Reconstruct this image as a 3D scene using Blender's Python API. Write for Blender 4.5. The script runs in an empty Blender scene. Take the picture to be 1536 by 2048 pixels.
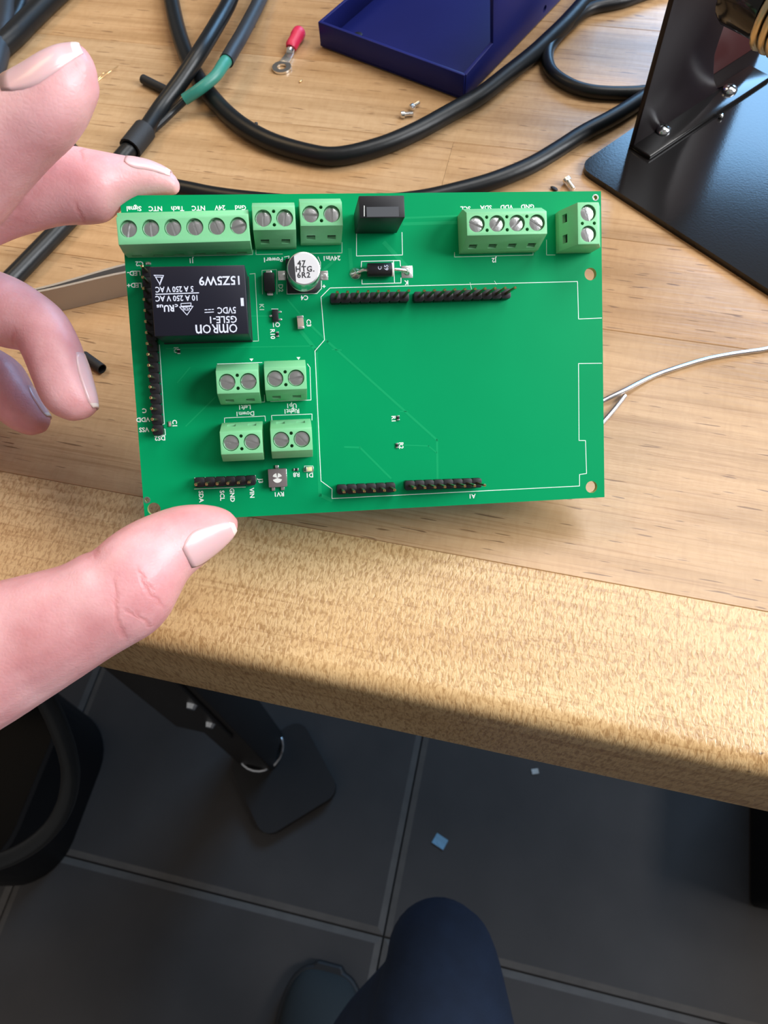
import bpy, bmesh, math, random
import numpy as np
from mathutils import Matrix, Vector
random.seed(7)
sc = bpy.context.scene
COL = sc.collection

# ------------------------------------------------------------------ camera
# World is in metres: X along the bench front edge, Y away from the viewer, Z up, floor at 0.
FPX, PCX, PCY = 1540.0, 768.0, 1024.0            # focal length and centre in photo pixels (1536x2048)
e1 = np.array([-10990., -1956., 1540.]); e2 = np.array([741., -2952., 1540.])
AX = -e1 / np.linalg.norm(e1)
AY = e2 - (e2 @ AX) * AX; AY /= np.linalg.norm(AY)
AZ = np.cross(AX, AY)
ROT = np.array([AX, AY, AZ])                     # camera (x right, y down, z forward) -> world
BENCH_Z = 760.0                                  # mm
CAM = np.array([0., 0., BENCH_Z + 200.0])        # mm
cam_data = bpy.data.cameras.new('camera'); cam = bpy.data.objects.new('camera', cam_data); COL.objects.link(cam)
r_, u_, b_ = ROT @ [1, 0, 0], ROT @ [0, -1, 0], ROT @ [0, 0, -1]
cam.matrix_world = Matrix(((r_[0], u_[0], b_[0], CAM[0]*.001), (r_[1], u_[1], b_[1], CAM[1]*.001),
                           (r_[2], u_[2], b_[2], CAM[2]*.001), (0, 0, 0, 1)))
cam_data.sensor_fit = 'VERTICAL'; cam_data.sensor_height = 32.0; cam_data.sensor_width = 24.0
cam_data.lens = FPX / 2048.0 * 32.0
cam_data.clip_start = 0.01; cam_data.clip_end = 50
cam_data.dof.use_dof = True; cam_data.dof.focus_distance = 0.205
cam_data.dof.aperture_fstop = 24.0 / 0.8
sc.camera = cam

# ------------------------------------------------------------------ world, lights, exposure
w = bpy.data.worlds.new('world'); sc.world = w; w.use_nodes = True
bg = w.node_tree.nodes['Background']; bg.inputs[0].default_value = (1.0, 0.97, 0.94, 1); bg.inputs[1].default_value = 0.235
def area(name, loc, target, sx, sy, power, color):
    l = bpy.data.lights.new(name, 'AREA'); l.shape = 'RECTANGLE'; l.size = sx; l.size_y = sy
    l.energy = power; l.color = color
    o = bpy.data.objects.new(name, l); COL.objects.link(o); o.location = loc
    o.rotation_euler = (Vector(target) - Vector(loc)).to_track_quat('-Z', 'Y').to_euler()
    return o
area('window_light_right', (0.98, 0.24, 1.50), (0, .15, .8), .55, .6, 21, (0.95, 0.97, 1.0))
area('window_light_back', (0.75, 2.35, 1.86), (0.75, 0, 1.86), 1.2, .92, 48, (0.30, 0.60, 1.0))
area('ceiling_light', (0.52, 0.86, 2.45), (.52, .86, 0), .9, .9, 21, (1.0, 0.99, 0.97))
area('ceiling_light_warm', (-0.85, 0.62, 2.15), (-.1, .1, .76), .8, .45, 7, (1.0, 0.72, 0.42))
vs = sc.view_settings
vs.view_transform = 'Standard'; vs.look = 'None'; vs.exposure = 0.0; vs.gamma = 1.0; vs.use_curve_mapping = False

# ------------------------------------------------------------------ placing helpers (all mm)
def ray(px, py):
    return ROT @ np.array([(px - PCX) / FPX, (py - PCY) / FPX, 1.0])
def cam_pt(px, py, z):
    return CAM + z * ray(px, py)
def plane_pt(px, py, z):                          # point on the horizontal plane z (mm above floor)
    d = ray(px, py); return CAM + d * ((z - CAM[2]) / d[2])
def on_bench(px, py, h=0.0): return plane_pt(px, py, BENCH_Z + h)
def on_floor(px, py, h=0.0): return plane_pt(px, py, h)
V = lambda p: Vector((float(p[0])*.001, float(p[1])*.001, float(p[2])*.001))

# ------------------------------------------------------------------ materials
def nodes_of(m): return m.node_tree.nodes, m.node_tree.links
def principled(name, color, rough=.5, metal=0., spec=.5, coat=0., bump=None, var=None, **kw):
    m = bpy.data.materials.new(name); m.use_nodes = True
    N, L = nodes_of(m); p = N['Principled BSDF']
    p.inputs['Base Color'].default_value = (*color, 1); p.inputs['Roughness'].default_value = rough
    p.inputs['Metallic'].default_value = metal; p.inputs['Specular IOR Level'].default_value = spec
    p.inputs['Coat Weight'].default_value = coat; p.inputs['Coat Roughness'].default_value = .15
    tc = N.new('ShaderNodeTexCoord')
    if var:                                       # (scale, amount): slight mottling of the colour
        n = N.new('ShaderNodeTexNoise'); n.inputs['Scale'].default_value = var[0]; n.inputs['Detail'].default_value = 4
        L.new(tc.outputs['Object'], n.inputs['Vector'])
        mx = N.new('ShaderNodeMix'); mx.data_type = 'RGBA'
        mx.inputs['A'].default_value = (*[c*(1-var[1]) for c in color], 1); mx.inputs['B'].default_value = (*[min(1, c*(1+var[1])) for c in color], 1)
        L.new(n.outputs['Fac'], mx.inputs['Factor']); L.new(mx.outputs['Result'], p.inputs['Base Color'])
    if bump:                                      # (scale, strength, distance)
        n = N.new('ShaderNodeTexNoise'); n.inputs['Scale'].default_value = bump[0]; n.inputs['Detail'].default_value = 3
        L.new(tc.outputs['Object'], n.inputs['Vector'])
        b = N.new('ShaderNodeBump'); b.inputs['Strength'].default_value = bump[1]; b.inputs['Distance'].default_value = bump[2]
        L.new(n.outputs['Fac'], b.inputs['Height']); L.new(b.outputs['Normal'], p.inputs['Normal'])
    for k, v in kw.items(): p.inputs[k.replace('_', ' ')].default_value = v
    return m

def wood(name, base, dark, figured):
    m = bpy.data.materials.new(name); m.use_nodes = True
    N, L = nodes_of(m); p = N['Principled BSDF']
    tc = N.new('ShaderNodeTexCoord'); oi = N.new('ShaderNodeObjectInfo')
    add = N.new('ShaderNodeVectorMath'); add.operation = 'ADD'
    sc3 = N.new('ShaderNodeVectorMath'); sc3.operation = 'SCALE'; sc3.inputs[0].default_value = (3.1, 1.7, 0.9)
    L.new(oi.outputs['Random'], sc3.inputs['Scale']); L.new(tc.outputs['Object'], add.inputs[0]); L.new(sc3.outputs[0], add.inputs[1])
    def noise(scale, detail=4, rough=.55, dist=0.):
        mp = N.new('ShaderNodeMapping'); mp.inputs['Scale'].default_value = scale
        L.new(add.outputs[0], mp.inputs['Vector'])
        n = N.new('ShaderNodeTexNoise'); n.inputs['Scale'].default_value = 1.0; n.inputs['Detail'].default_value = detail
        n.inputs['Roughness'].default_value = rough; n.inputs['Distortion'].default_value = dist
        L.new(mp.outputs[0], n.inputs['Vector']); return n.outputs['Fac']
    def ramp(fac, stops):
        r = N.new('ShaderNodeValToRGB'); e = r.color_ramp.elements
        while len(e) < len(stops): e.new(.5)
        for el, (pos, c) in zip(e, stops): el.position = pos; el.color = (*c, 1)
        L.new(fac, r.inputs['Fac']); return r.outputs['Color']
    def mix(kind, a, b, f):
        x = N.new('ShaderNodeMix'); x.data_type = 'RGBA'; x.blend_type = kind
        for s, v in (('A', a), ('B', b)):
            if hasattr(v, 'is_linked'): L.new(v, x.inputs[s])
            else: x.inputs[s].default_value = (*v, 1)
        if hasattr(f, 'is_linked'): L.new(f, x.inputs['Factor'])
        else: x.inputs['Factor'].default_value = f
        return x.outputs['Result']
    grain = noise((9, 130, 40), 5, .6, .6)
    col = ramp(grain, [(.30, dark), (.62, base)])
    broad = noise((5, 16, 10), 2)
    col = mix('MULTIPLY', col, ramp(broad, [(.3, (.80, .74, .68)), (.7, (1, 1, 1))]), .6)
    lines = noise((14, 1000, 300), 2, .5, .4)        # fine dark growth lines
    col = mix('MULTIPLY', col, ramp(lines, [(.33, (.70, .60, .50)), (.43, (1, 1, 1))]), .55)
    tint = ramp(oi.outputs['Random'], [(0., (1.0, .88, .74)), (.5, (1, .97, .93)), (1., (.90, .80, .68))])
    col = mix('MULTIPLY', col, tint, .95)
    pores = noise((95, 1150, 300), 1, .4)           # short dark pores along the grain
    if not figured: col = mix('MIX', col, (.16, .075, .03), ramp(pores, [(.695, (0, 0, 0)), (.73, (.8, .8, .8))]))
    if figured:
        fig = noise((1250, 560, 300), 2, .5, .6)
        col = mix('MULTIPLY', col, ramp(fig, [(.34, (.54, .43, .31)), (.56, (1, 1, 1))]), .75)
        spk = noise((150, 330, 200), 2, .5)
        col = mix('MIX', col, (.10, .055, .03), ramp(spk, [(.765, (0, 0, 0)), (.80, (.8, .8, .8))]))
        hgt = fig
    else:
        fig = noise((420, 170, 200), 2, .5, .8)
        col = mix('MULTIPLY', col, ramp(fig, [(.35, (.84, .78, .70)), (.60, (1, 1, 1))]), .35)
        hgt = noise((60, 700, 300), 3)
    L.new(col, p.inputs['Base Color'])
    rg = N.new('ShaderNodeMapRange'); rg.inputs['To Min'].default_value = .26; rg.inputs['To Max'].default_value = .46
    L.new(hgt, rg.inputs['Value']); L.new(rg.outputs[0], p.inputs['Roughness'])
    b = N.new('ShaderNodeBump'); b.inputs['Strength'].default_value = .35; b.inputs['Distance'].default_value = .0006 if figured else .0003
    L.new(hgt, b.inputs['Height']); L.new(b.outputs['Normal'], p.inputs['Normal'])
    p.inputs['Specular IOR Level'].default_value = .5
    p.inputs['Coat Weight'].default_value = .4 if figured else .25; p.inputs['Coat Roughness'].default_value = .30
    L.new(b.outputs['Normal'], p.inputs['Coat Normal'])
    return m

def skin_mat():
    m = bpy.data.materials.new('skin'); m.use_nodes = True
    N, L = nodes_of(m); p = N['Principled BSDF']
    tc = N.new('ShaderNodeTexCoord')
    n1 = N.new('ShaderNodeTexNoise'); n1.inputs['Scale'].default_value = 55; n1.inputs['Detail'].default_value = 5
    L.new(tc.outputs['Object'], n1.inputs['Vector'])
    r = N.new('ShaderNodeValToRGB'); e = r.color_ramp.elements
    e[0].position = .34; e[0].color = (.63, .275, .285, 1); e[1].position = .66; e[1].color = (.80, .455, .465, 1)
    L.new(n1.outputs['Fac'], r.inputs['Fac']); L.new(r.outputs['Color'], p.inputs['Base Color'])
    p.inputs['Subsurface Weight'].default_value = .35; p.inputs['Subsurface Radius'].default_value = (1., .35, .2)
    p.inputs['Subsurface Scale'].default_value = .003
    p.inputs['Roughness'].default_value = .42; p.inputs['Specular IOR Level'].default_value = .45
    v = N.new('ShaderNodeTexVoronoi'); v.inputs['Scale'].default_value = 900; v.feature = 'DISTANCE_TO_EDGE'
    L.new(tc.outputs['Object'], v.inputs['Vector'])
    n2 = N.new('ShaderNodeTexNoise'); n2.inputs['Scale'].default_value = 190; n2.inputs['Detail'].default_value = 4; n2.inputs['Distortion'].default_value = 1.
    L.new(tc.outputs['Object'], n2.inputs['Vector'])
    ma = N.new('ShaderNodeMath'); ma.operation = 'MULTIPLY_ADD'; ma.inputs[1].default_value = 1.6
    L.new(n2.outputs['Fac'], ma.inputs[0]); L.new(v.outputs['Distance'], ma.inputs[2])
    b = N.new('ShaderNodeBump'); b.inputs['Strength'].default_value = .16; b.inputs['Distance'].default_value = .0004
    L.new(ma.outputs[0], b.inputs['Height'])
    # joint creases: (centre px, py, depth mm, direction in the photo, half length mm, width mm)
    total = None
    def math_(op, a, c):
        q = N.new('ShaderNodeMath'); q.operation = op; q.use_clamp = op == 'MAXIMUM'
        for i, v in enumerate((a, c)):
            if hasattr(v, 'is_linked'): L.new(v, q.inputs[i])
            else: q.inputs[i].default_value = v
        return q.outputs[0]
    def vmath(op, a, vec):
        q = N.new('ShaderNodeVectorMath'); q.operation = op; L.new(a, q.inputs[0])
        if vec is not None: q.inputs[1].default_value = vec
        return q
    for px, py, z, dx, dy, hl_, wd in ((234, 1228, 175, 5, 100, 10.5, .55), (302, 1188, 177, 50, 105, 8, .5), (288, 1242, 179, 28, 55, 4.5, .4), (266, 1232, 176, 40, 45, 3.2, .35), (192, 1106, 181, 18, 40, 3.6, .6),
                              (172, 322, 184, 14, 60, 4.2, .45), (164, 425, 186, 6, 50, 4.5, .5), (40, 672, 202, -60, 60, 5, .6), (165, 436, 187, 10, 40, 3, .4)):
        c = cam_pt(px, py, z) - np.array([0, -250., 0]); nn = ROT @ np.array([dy, -dx, 0.]); nn /= np.linalg.norm(nn)
        d = vmath('SUBTRACT', tc.outputs['Object'], tuple(c*.001)).outputs[0]
        dd_ = vmath('DOT_PRODUCT', d, tuple(nn)).outputs['Value']; ln_ = vmath('LENGTH', d, None).outputs['Value']
        wob = math_('MULTIPLY', math_('SUBTRACT', n2.outputs['Fac'], .5), .0035)
        ab = math_('ABSOLUTE', math_('ADD', dd_, wob), 0.)
        def mr(v, lo, hi):
            q = N.new('ShaderNodeMapRange'); q.interpolation_type = 'SMOOTHSTEP'; q.inputs['From Min'].default_value = lo; q.inputs['From Max'].default_value = hi
            q.inputs['To Min'].default_value = 1; q.inputs['To Max'].default_value = 0; L.new(v, q.inputs['Value']); return q.outputs[0]
        cr1 = math_('MULTIPLY', mr(ab, 0., wd*.0019), mr(ln_, hl_*.0005, hl_*.001))
        total = cr1 if total is None else math_('MAXIMUM', total, cr1)
    b2 = N.new('ShaderNodeBump'); b2.inputs['Strength'].default_value = .20; b2.inputs['Distance'].default_value = .0007; b2.invert = True
    L.new(total, b2.inputs['Height']); L.new(b.outputs['Normal'], b2.inputs['Normal']); L.new(b2.outputs['Normal'], p.inputs['Normal'])
    mx = N.new('ShaderNodeMix'); mx.data_type = 'RGBA'; mx.inputs['B'].default_value = (.55, .16, .16, 1)
    L.new(math_('MULTIPLY', total, .30), mx.inputs['Factor']); L.new(r.outputs['Color'], mx.inputs['A']); L.new(mx.outputs['Result'], p.inputs['Base Color'])
    return m

M = {}
M['maple'] = wood('maple', (.58, .395, .225), (.43, .275, .14), False)
M['maple_fig'] = wood('maple_figured', (.74, .54, .29), (.60, .40, .19), True)
M['pcb'] = principled('solder_mask', (.0, .275, .098), .38, spec=.10, var=(25, .10))
M['trace'] = principled('trace_mask', (.003, .32, .118), .34, spec=.22)
M['pcb_core'] = principled('board_core', (.33, .42, .16), .6, var=(300, .15))
M['silk'] = principled('silkscreen', (.86, .92, .88), .5)
M['silk_dim'] = principled('silkscreen_thin', (.42, .62, .48), .5)
M['block'] = principled('green_nylon', (.20, .56, .28), .42, var=(90, .10), bump=(900, .08, .0003))
M['screw'] = principled('zinc_screw', (.80, .80, .80), .24, metal=1., bump=(700, .25, .0003))
M['tin'] = principled('tin', (.85, .84, .82), .25, metal=1., bump=(500, .2, .0003))
M['gold'] = principled('gold_pin', (.50, .38, .17), .22, metal=1.)
M['recess_black'] = principled('recess_shade', (.010, .011, .010), .6, spec=.2)  # near-black colour that paints in the shade of the wire holes
M['blackplastic'] = principled('black_plastic', (.010, .010, .013), .45, spec=.35, var=(80, .2))
M['relay'] = principled('relay_plastic', (.010, .010, .019), .36, spec=.3, var=(60, .2))
M['print'] = principled('relay_print', (.66, .70, .86), .5)
M['print_grey'] = principled('grey_print', (.055, .06, .07), .5)
M['print_black'] = principled('black_print', (.02, .02, .025), .5)
M['alu'] = principled('aluminium_can', (.86, .86, .87), .30, metal=1.)
M['alu_top'] = principled('aluminium_top', (.72, .72, .75), .45, metal=.35)
M['ceramic'] = principled('ceramic', (.42, .33, .28), .5)
M['trim_body'] = principled('trimmer_body', (.17, .14, .14), .45)
M['white_plastic'] = principled('white_plastic', (.85, .84, .80), .45)
M['led'] = principled('led_lens', (.80, .78, .42), .3)
M['skin'] = skin_mat()
M['nail'] = principled('nail', (.76, .47, .48), .30, coat=.3, Subsurface_Weight=.2, Subsurface_Scale=.002, bump=(300, .05, .0003))
M['nail_tip'] = principled('nail_edge', (.84, .68, .62), .35, coat=.2)
M['rubber'] = principled('cable_rubber', (.006, .007, .008), .36, spec=.33, bump=(260, .12, .0006))
M['rubber_matt'] = principled('cable_matt', (.014, .015, .018), .5, bump=(300, .15, .0006))
M['shrink'] = principled('heat_shrink', (.010, .010, .011), .62, bump=(700, .2, .0005))
M['green_shrink'] = principled('green_heat_shrink', (.03, .22, .17), .42, bump=(250, .2, .0008))
M['red'] = principled('red_vinyl', (.62, .015, .07), .45, bump=(400, .2, .0005))
M['blue'] = principled('blue_powder_coat', (.014, .019, .135), .34, spec=.14, var=(40, .15), bump=(1400, .1, .0003))
M['stand'] = principled('black_powder_coat', (.010, .009, .009), .13, spec=.42, bump=(1400, .06, .0002))
M['stand_gloss'] = principled('black_gloss_paint', (.012, .008, .010), .34, spec=.22)
M['stand_red'] = principled('maroon_plate', (.075, .022, .022), .35)  # dark maroon base colour of the rear plate
M['brass'] = principled('spring_brass', (.62, .50, .30), .38, metal=1.)
M['steel'] = principled('brushed_steel', (.42, .39, .36), .48, metal=.8, bump=(500, .06, .0003))
M['solder'] = principled('solder_wire', (.58, .58, .61), .26, metal=1.)
M['copper'] = principled('copper_strand', (.85, .55, .25), .35, metal=1.)
M['chrome'] = principled('chrome', (.8, .82, .85), .15, metal=1.)
M['tile'] = principled('floor_tile', (.055, .047, .043), .66, var=(14, .30), bump=(120, .15, .001))
M['tile_edge'] = principled('tile_worn_edge', (.115, .10, .088), .75, var=(60, .25))
M['grout'] = principled('grout', (.035, .03, .028), .9, var=(60, .3))
M['leg'] = principled('bench_leg_paint', (.024, .021, .020), .5, var=(30, .2))
M['denim'] = principled('denim', (.012, .026, .062), .85, var=(60, .35), bump=(1500, .5, .0008))
M['shoe'] = principled('shoe_knit', (.018, .024, .026), .8, bump=(900, .4, .0008))
M['shoe_sole'] = principled('shoe_sole', (.010, .010, .011), .6)
M['bin'] = principled('bin_plastic', (.004, .004, .005), .5, spec=.25)
M['paper_blue'] = principled('blue_paper', (.22, .42, .58), .8)
M['paper_white'] = principled('white_scrap', (.6, .62, .6), .8)

# ------------------------------------------------------------------ mesh helpers
def link(name, me, mat=None, parent=None, smooth=False):
    if mat is not None and len(me.materials) == 0: me.materials.append(mat)
    o = bpy.data.objects.new(name, me); COL.objects.link(o)
    if parent is not None: o.parent = parent
    if smooth:
        me.polygons.foreach_set('use_smooth', [True] * len(me.polygons))
    return o
def mesh(verts, faces, name='mesh'):
    me = bpy.data.meshes.new(name); me.from_pydata([tuple(map(float, v)) for v in verts], [], faces); me.update(); return me
def from_bm(bm, name='mesh'):
    me = bpy.data.meshes.new(name); bm.normal_update(); bm.to_mesh(me); bm.free(); return me
def auto_smooth(me, angle=35):
    me.polygons.foreach_set('use_smooth', [True] * len(me.polygons))
    bm = bmesh.new(); bm.from_mesh(me)
    for e in bm.edges:
        if len(e.link_faces) == 2: e.smooth = e.calc_face_angle(0) < math.radians(angle)
    bm.to_mesh(me); bm.free(); return me
def empty(name, loc=(0, 0, 0)):
    o = bpy.data.objects.new(name, None); COL.objects.link(o); o.location = loc; o.empty_display_size = .02; return o
def tag(o, label=None, cat=None, group=None, kind=None):
    for k, v in (('label', label), ('category', cat), ('group', group), ('kind', kind)):
        if v: o[k] = v
    return o
S = .001
def box_bm(x0, x1, y0, y1, z0, z1, bevel=0., seg=2, bm=None):      # mm
    new = bm is None
    if new: bm = bmesh.new()
    r = bmesh.ops.create_cube(bm, size=1.0)
    for v in r['verts']:
        v.co = Vector(((x0 + (v.co.x + .5) * (x1 - x0)) * S, (y0 + (v.co.y + .5) * (y1 - y0)) * S, (z0 + (v.co.z + .5) * (z1 - z0)) * S))
    if bevel:
        es = list({e for v in r['verts'] for e in v.link_edges})
        bmesh.ops.bevel(bm, geom=es, offset=bevel * S, segments=seg, affect='EDGES', profile=.5)
    return bm
def box(name, d, mat, parent=None, bevel=0., seg=2):
    me = from_bm(box_bm(*d, bevel=bevel, seg=seg), name)
    if bevel: auto_smooth(me, 40)
    return link(name, me, mat, parent)
def cyl_bm(x, y, z0, z1, r, n=24, r2=None, bm=None, bevel=0.):
    if bm is None: bm = bmesh.new()
    res = bmesh.ops.create_cone(bm, cap_ends=True, segments=n, radius1=r*S, radius2=(r if r2 is None else r2)*S, depth=(z1-z0)*S)
    for v in res['verts']: v.co += Vector((x*S, y*S, (z0+z1)/2*S))
    if bevel:
        es = [e for e in {e for v in res['verts'] for e in v.link_edges} if abs(e.verts[0].co.z - e.verts[1].co.z) < 1e-9]
        bmesh.ops.bevel(bm, geom=es, offset=bevel*S, segments=2, affect='EDGES', profile=.5)
    return bm
def cyl(name, x, y, z0, z1, r, mat, parent=None, n=24, bevel=0., r2=None):
    me = from_bm(cyl_bm(x, y, z0, z1, r, n, r2, bevel=bevel), name); auto_smooth(me, 40)
    return link(name, me, mat, parent)
def prism_bm(poly, axis, a, b, bm=None, bevel=0.):                 # poly (mm) swept along axis from a to b
    if bm is None: bm = bmesh.new()
    def P(q, t):
        if axis == 'x': return Vector((t, q[0], q[1])) * S
        if axis == 'y': return Vector((q[0], t, q[1])) * S
        return Vector((q[0], q[1], t)) * S
    A = [bm.verts.new(P(q, a)) for q in poly]; B = [bm.verts.new(P(q, b)) for q in poly]
    fs = [bm.faces.new(A), bm.faces.new(B[::-1])]
    for i in range(len(poly)):
        j = (i + 1) % len(poly); fs.append(bm.faces.new((A[j], A[i], B[i], B[j])))
    bmesh.ops.recalc_face_normals(bm, faces=fs)
    if bevel:
        bmesh.ops.bevel(bm, geom=list({e for f in fs for e in f.edges}), offset=bevel*S, segments=2, affect='EDGES', profile=.5)
    return bm
def boolean(me, cut, name):
    a = bpy.data.objects.new('a', me); c = bpy.data.objects.new('c', cut); COL.objects.link(a); COL.objects.link(c)
    m = a.modifiers.new('b', 'BOOLEAN'); m.operation = 'DIFFERENCE'; m.solver = 'EXACT'; m.object = c
    dg = bpy.context.evaluated_depsgraph_get(); out = bpy.data.meshes.new_from_object(a.evaluated_get(dg)); out.name = name
    bpy.data.objects.remove(a); bpy.data.objects.remove(c); return out
def catmull(pts, per=8):
    P = [np.array(p, float) for p in pts]; P = [2*P[0]-P[1]] + P + [2*P[-1]-P[-2]]; out = []
    for i in range(1, len(P) - 2):
        for k in range(per):
            t = k / per; p0, p1, p2, p3 = P[i-1], P[i], P[i+1], P[i+2]
            out.append(.5*((2*p1)+(-p0+p2)*t+(2*p0-5*p1+4*p2-p3)*t*t+(-p0+3*p1-3*p2+p3)*t**3))
    out.append(P[-2]); return out
def tube_mesh(pts, r, n=14, per=8, inner=None, curve=True, cap=True, name='tube'):
    """pts world or local mm; r a number or list per input point; inner = bore radius for an open tube"""
    rr = r if isinstance(r, (list, tuple)) else [r] * len(pts)
    q = [np.append(np.array(p, float), x) for p, x in zip(pts, rr)]
    q = catmull(q, per) if curve and len(q) > 2 else q
    C = np.array([a[:3] for a in q]); R = [a[3] for a in q]
    T = np.gradient(C, axis=0); T /= np.linalg.norm(T, axis=1)[:, None]
    up = np.array([0, 0, 1.]) if abs(T[0][2]) < .9 else np.array([1., 0, 0])
    verts, faces = [], []
    Nv = np.cross(up, T[0]); Nv /= np.linalg.norm(Nv)
    frames = []
    for i in range(len(C)):
        Nv = Nv - (Nv @ T[i]) * T[i]; Nv /= np.linalg.norm(Nv); frames.append((Nv.copy(), np.cross(T[i], Nv)))
    def ring(i, rad):
        a, b = frames[i]; s = len(verts)
        for k in range(n):
            t = 2*math.pi*k/n; verts.append((C[i] + rad*(math.cos(t)*a + math.sin(t)*b)) * S)
        return s
    def bridge(s0, s1, flip=False):
        for k in range(n):
            j = (k+1) % n; f = (s0+k, s0+j, s1+j, s1+k); faces.append(f[::-1] if flip else f)
    rings = [ring(i, R[i]) for i in range(len(C))]
    for a, b in zip(rings, rings[1:]): bridge(a, b)
    if inner:
        rin = [ring(i, inner) for i in range(len(C))]
        for a, b in zip(rin, rin[1:]): bridge(a, b, True)
        bridge(rin[0], rings[0]); bridge(rings[-1], rin[-1])
    elif cap:
        faces.append(tuple(range(rings[0]+n-1, rings[0]-1, -1))); faces.append(tuple(range(rings[-1], rings[-1]+n)))
    me = mesh(verts, faces, name); return auto_smooth(me, 50)
def tube(name, pts, r, mat, parent=None, **kw): return link(name, tube_mesh(pts, r, name=name, **kw), mat, parent)
def text_mesh(s, size, align='CENTER', bold=0.0, depth=.02, spacing=1.0):      # size = cap height in mm
    c = bpy.data.curves.new('t', 'FONT'); c.body = s; c.size = size / .70 * S; c.align_x = align; c.align_y = 'CENTER'
    c.extrude = depth * S; c.offset = bold * S; c.space_character = spacing; c.resolution_u = 2
    o = bpy.data.objects.new('t', c); COL.objects.link(o)
    dg = bpy.context.evaluated_depsgraph_get(); me = bpy.data.meshes.new_from_object(o.evaluated_get(dg))
    bpy.data.objects.remove(o); bpy.data.curves.remove(c)
    me.materials.clear(); return me
def ribbon_mesh(lines, width, z0=0., z1=.03, name='lines'):        # lines: list of polylines (x,y) mm
    bm = bmesh.new()
    for ln in lines:
        for (x0, y0), (x1, y1) in zip(ln, ln[1:]):
            d = math.hypot(x1-x0, y1-y0)
            if d < 1e-6: continue
            ux, uy = (x1-x0)/d, (y1-y0)/d; wv = width/2
            ax, ay, bx, by = x0-ux*wv, y0-uy*wv, x1+ux*wv, y1+uy*wv
            poly = [(ax-uy*wv, ay+ux*wv), (bx-uy*wv, by+ux*wv), (bx+uy*wv, by-ux*wv), (ax+uy*wv, ay-ux*wv)]
            prism_bm(poly[::-1], 'z', z0, z1, bm)
    return from_bm(bm, name)

# ================================================================== THE SETTING
floor = link('floor', from_bm(box_bm(-1700, 1700, -1300, 1700, -60, -9)), M['grout']); tag(floor, kind='structure')
bm = bmesh.new(); PT = 425.0
def tile_mesh():
    o, i = PT/2 - 1.0, PT/2 - 8.0
    vs_ = [(sx*h*S, sy*h*S, z*S) for h, z in ((o, -9), (o, -1.6), (i, 0)) for sx, sy in ((-1, -1), (1, -1), (1, 1), (-1, 1))]
    fs = [(8, 9, 10, 11)]
    for k in range(4):
        j = (k+1) % 4; fs += [(4+k, 4+j, 8+j, 8+k), (k, j, 4+j, 4+k)]
    me = mesh(vs_, fs, 'tile'); me.materials.append(M['tile']); me.materials.append(M['tile_edge'])
    for p in me.polygons: p.material_index = 0 if p.index == 0 else 1
    return me
tm = tile_mesh()
for ix in range(-4, 4):
    for iy in range(-3, 4):
        t = link('tile', tm, None, floor); t.location = ((-35 + PT*(ix+.5))*S, (-22 + PT*(iy+.5))*S, 0)

# ================================================================== WORKBENCH
bench = empty('workbench', (0, .35, 0))
tag(bench, 'maple butcher block workbench with rounded front edge and black steel legs', 'workbench')
OB = np.array([0., 350., 0.])
TH = 44.5
edges = [50, 93, 184, 226.5, 269, 312, 355, 398, 441, 484, 527, 570, 613]
joints = {0: [], 1: [-420], 2: [-330], 3: [-40], 4: [-480, 210], 5: [260], 6: [-130, 420], 7: [60], 8: [-300], 9: [200], 10: [-60], 11: [350]}
for r, (y0, y1) in enumerate(zip(edges, edges[1:])):
    xs = [-650] + joints[r] + [650]
    for x0, x1 in zip(xs, xs[1:]):
        cx_, cy_ = (x0+x1)/2, (y0+y1)/2
        a, b, g = y0-cy_+.03, y1-cy_-.03, .18
        if r == 0:
            R_ = 5.5
            arc = [(a + R_ - R_*math.sin(t), -R_ + R_*math.cos(t)) for t in [math.pi/2*k/8 for k in range(9)]]
            prof = [(a + 1.5, -TH), (b, -TH), (b, -g), (b-g, 0)] + arc + [(a, -TH+1.5)]
        else:
            prof = [(a, -TH), (b, -TH), (b, -g), (b-g, 0), (a+g, 0), (a, -g)]
        hx = (x1-x0)/2 - .05
        me = from_bm(prism_bm(prof, 'x', -hx, hx), 'plank'); auto_smooth(me, 30)
        pl = link('plank', me, M['maple_fig'] if r == 0 else M['maple'], bench)
        pl.location = V((cx_, cy_ - OB[1], BENCH_Z))
def face_pt(px, py, y):                            # point on the vertical plane Y = y (mm)
    d = ray(px, py); return CAM + d * (y / d[1])
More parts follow.
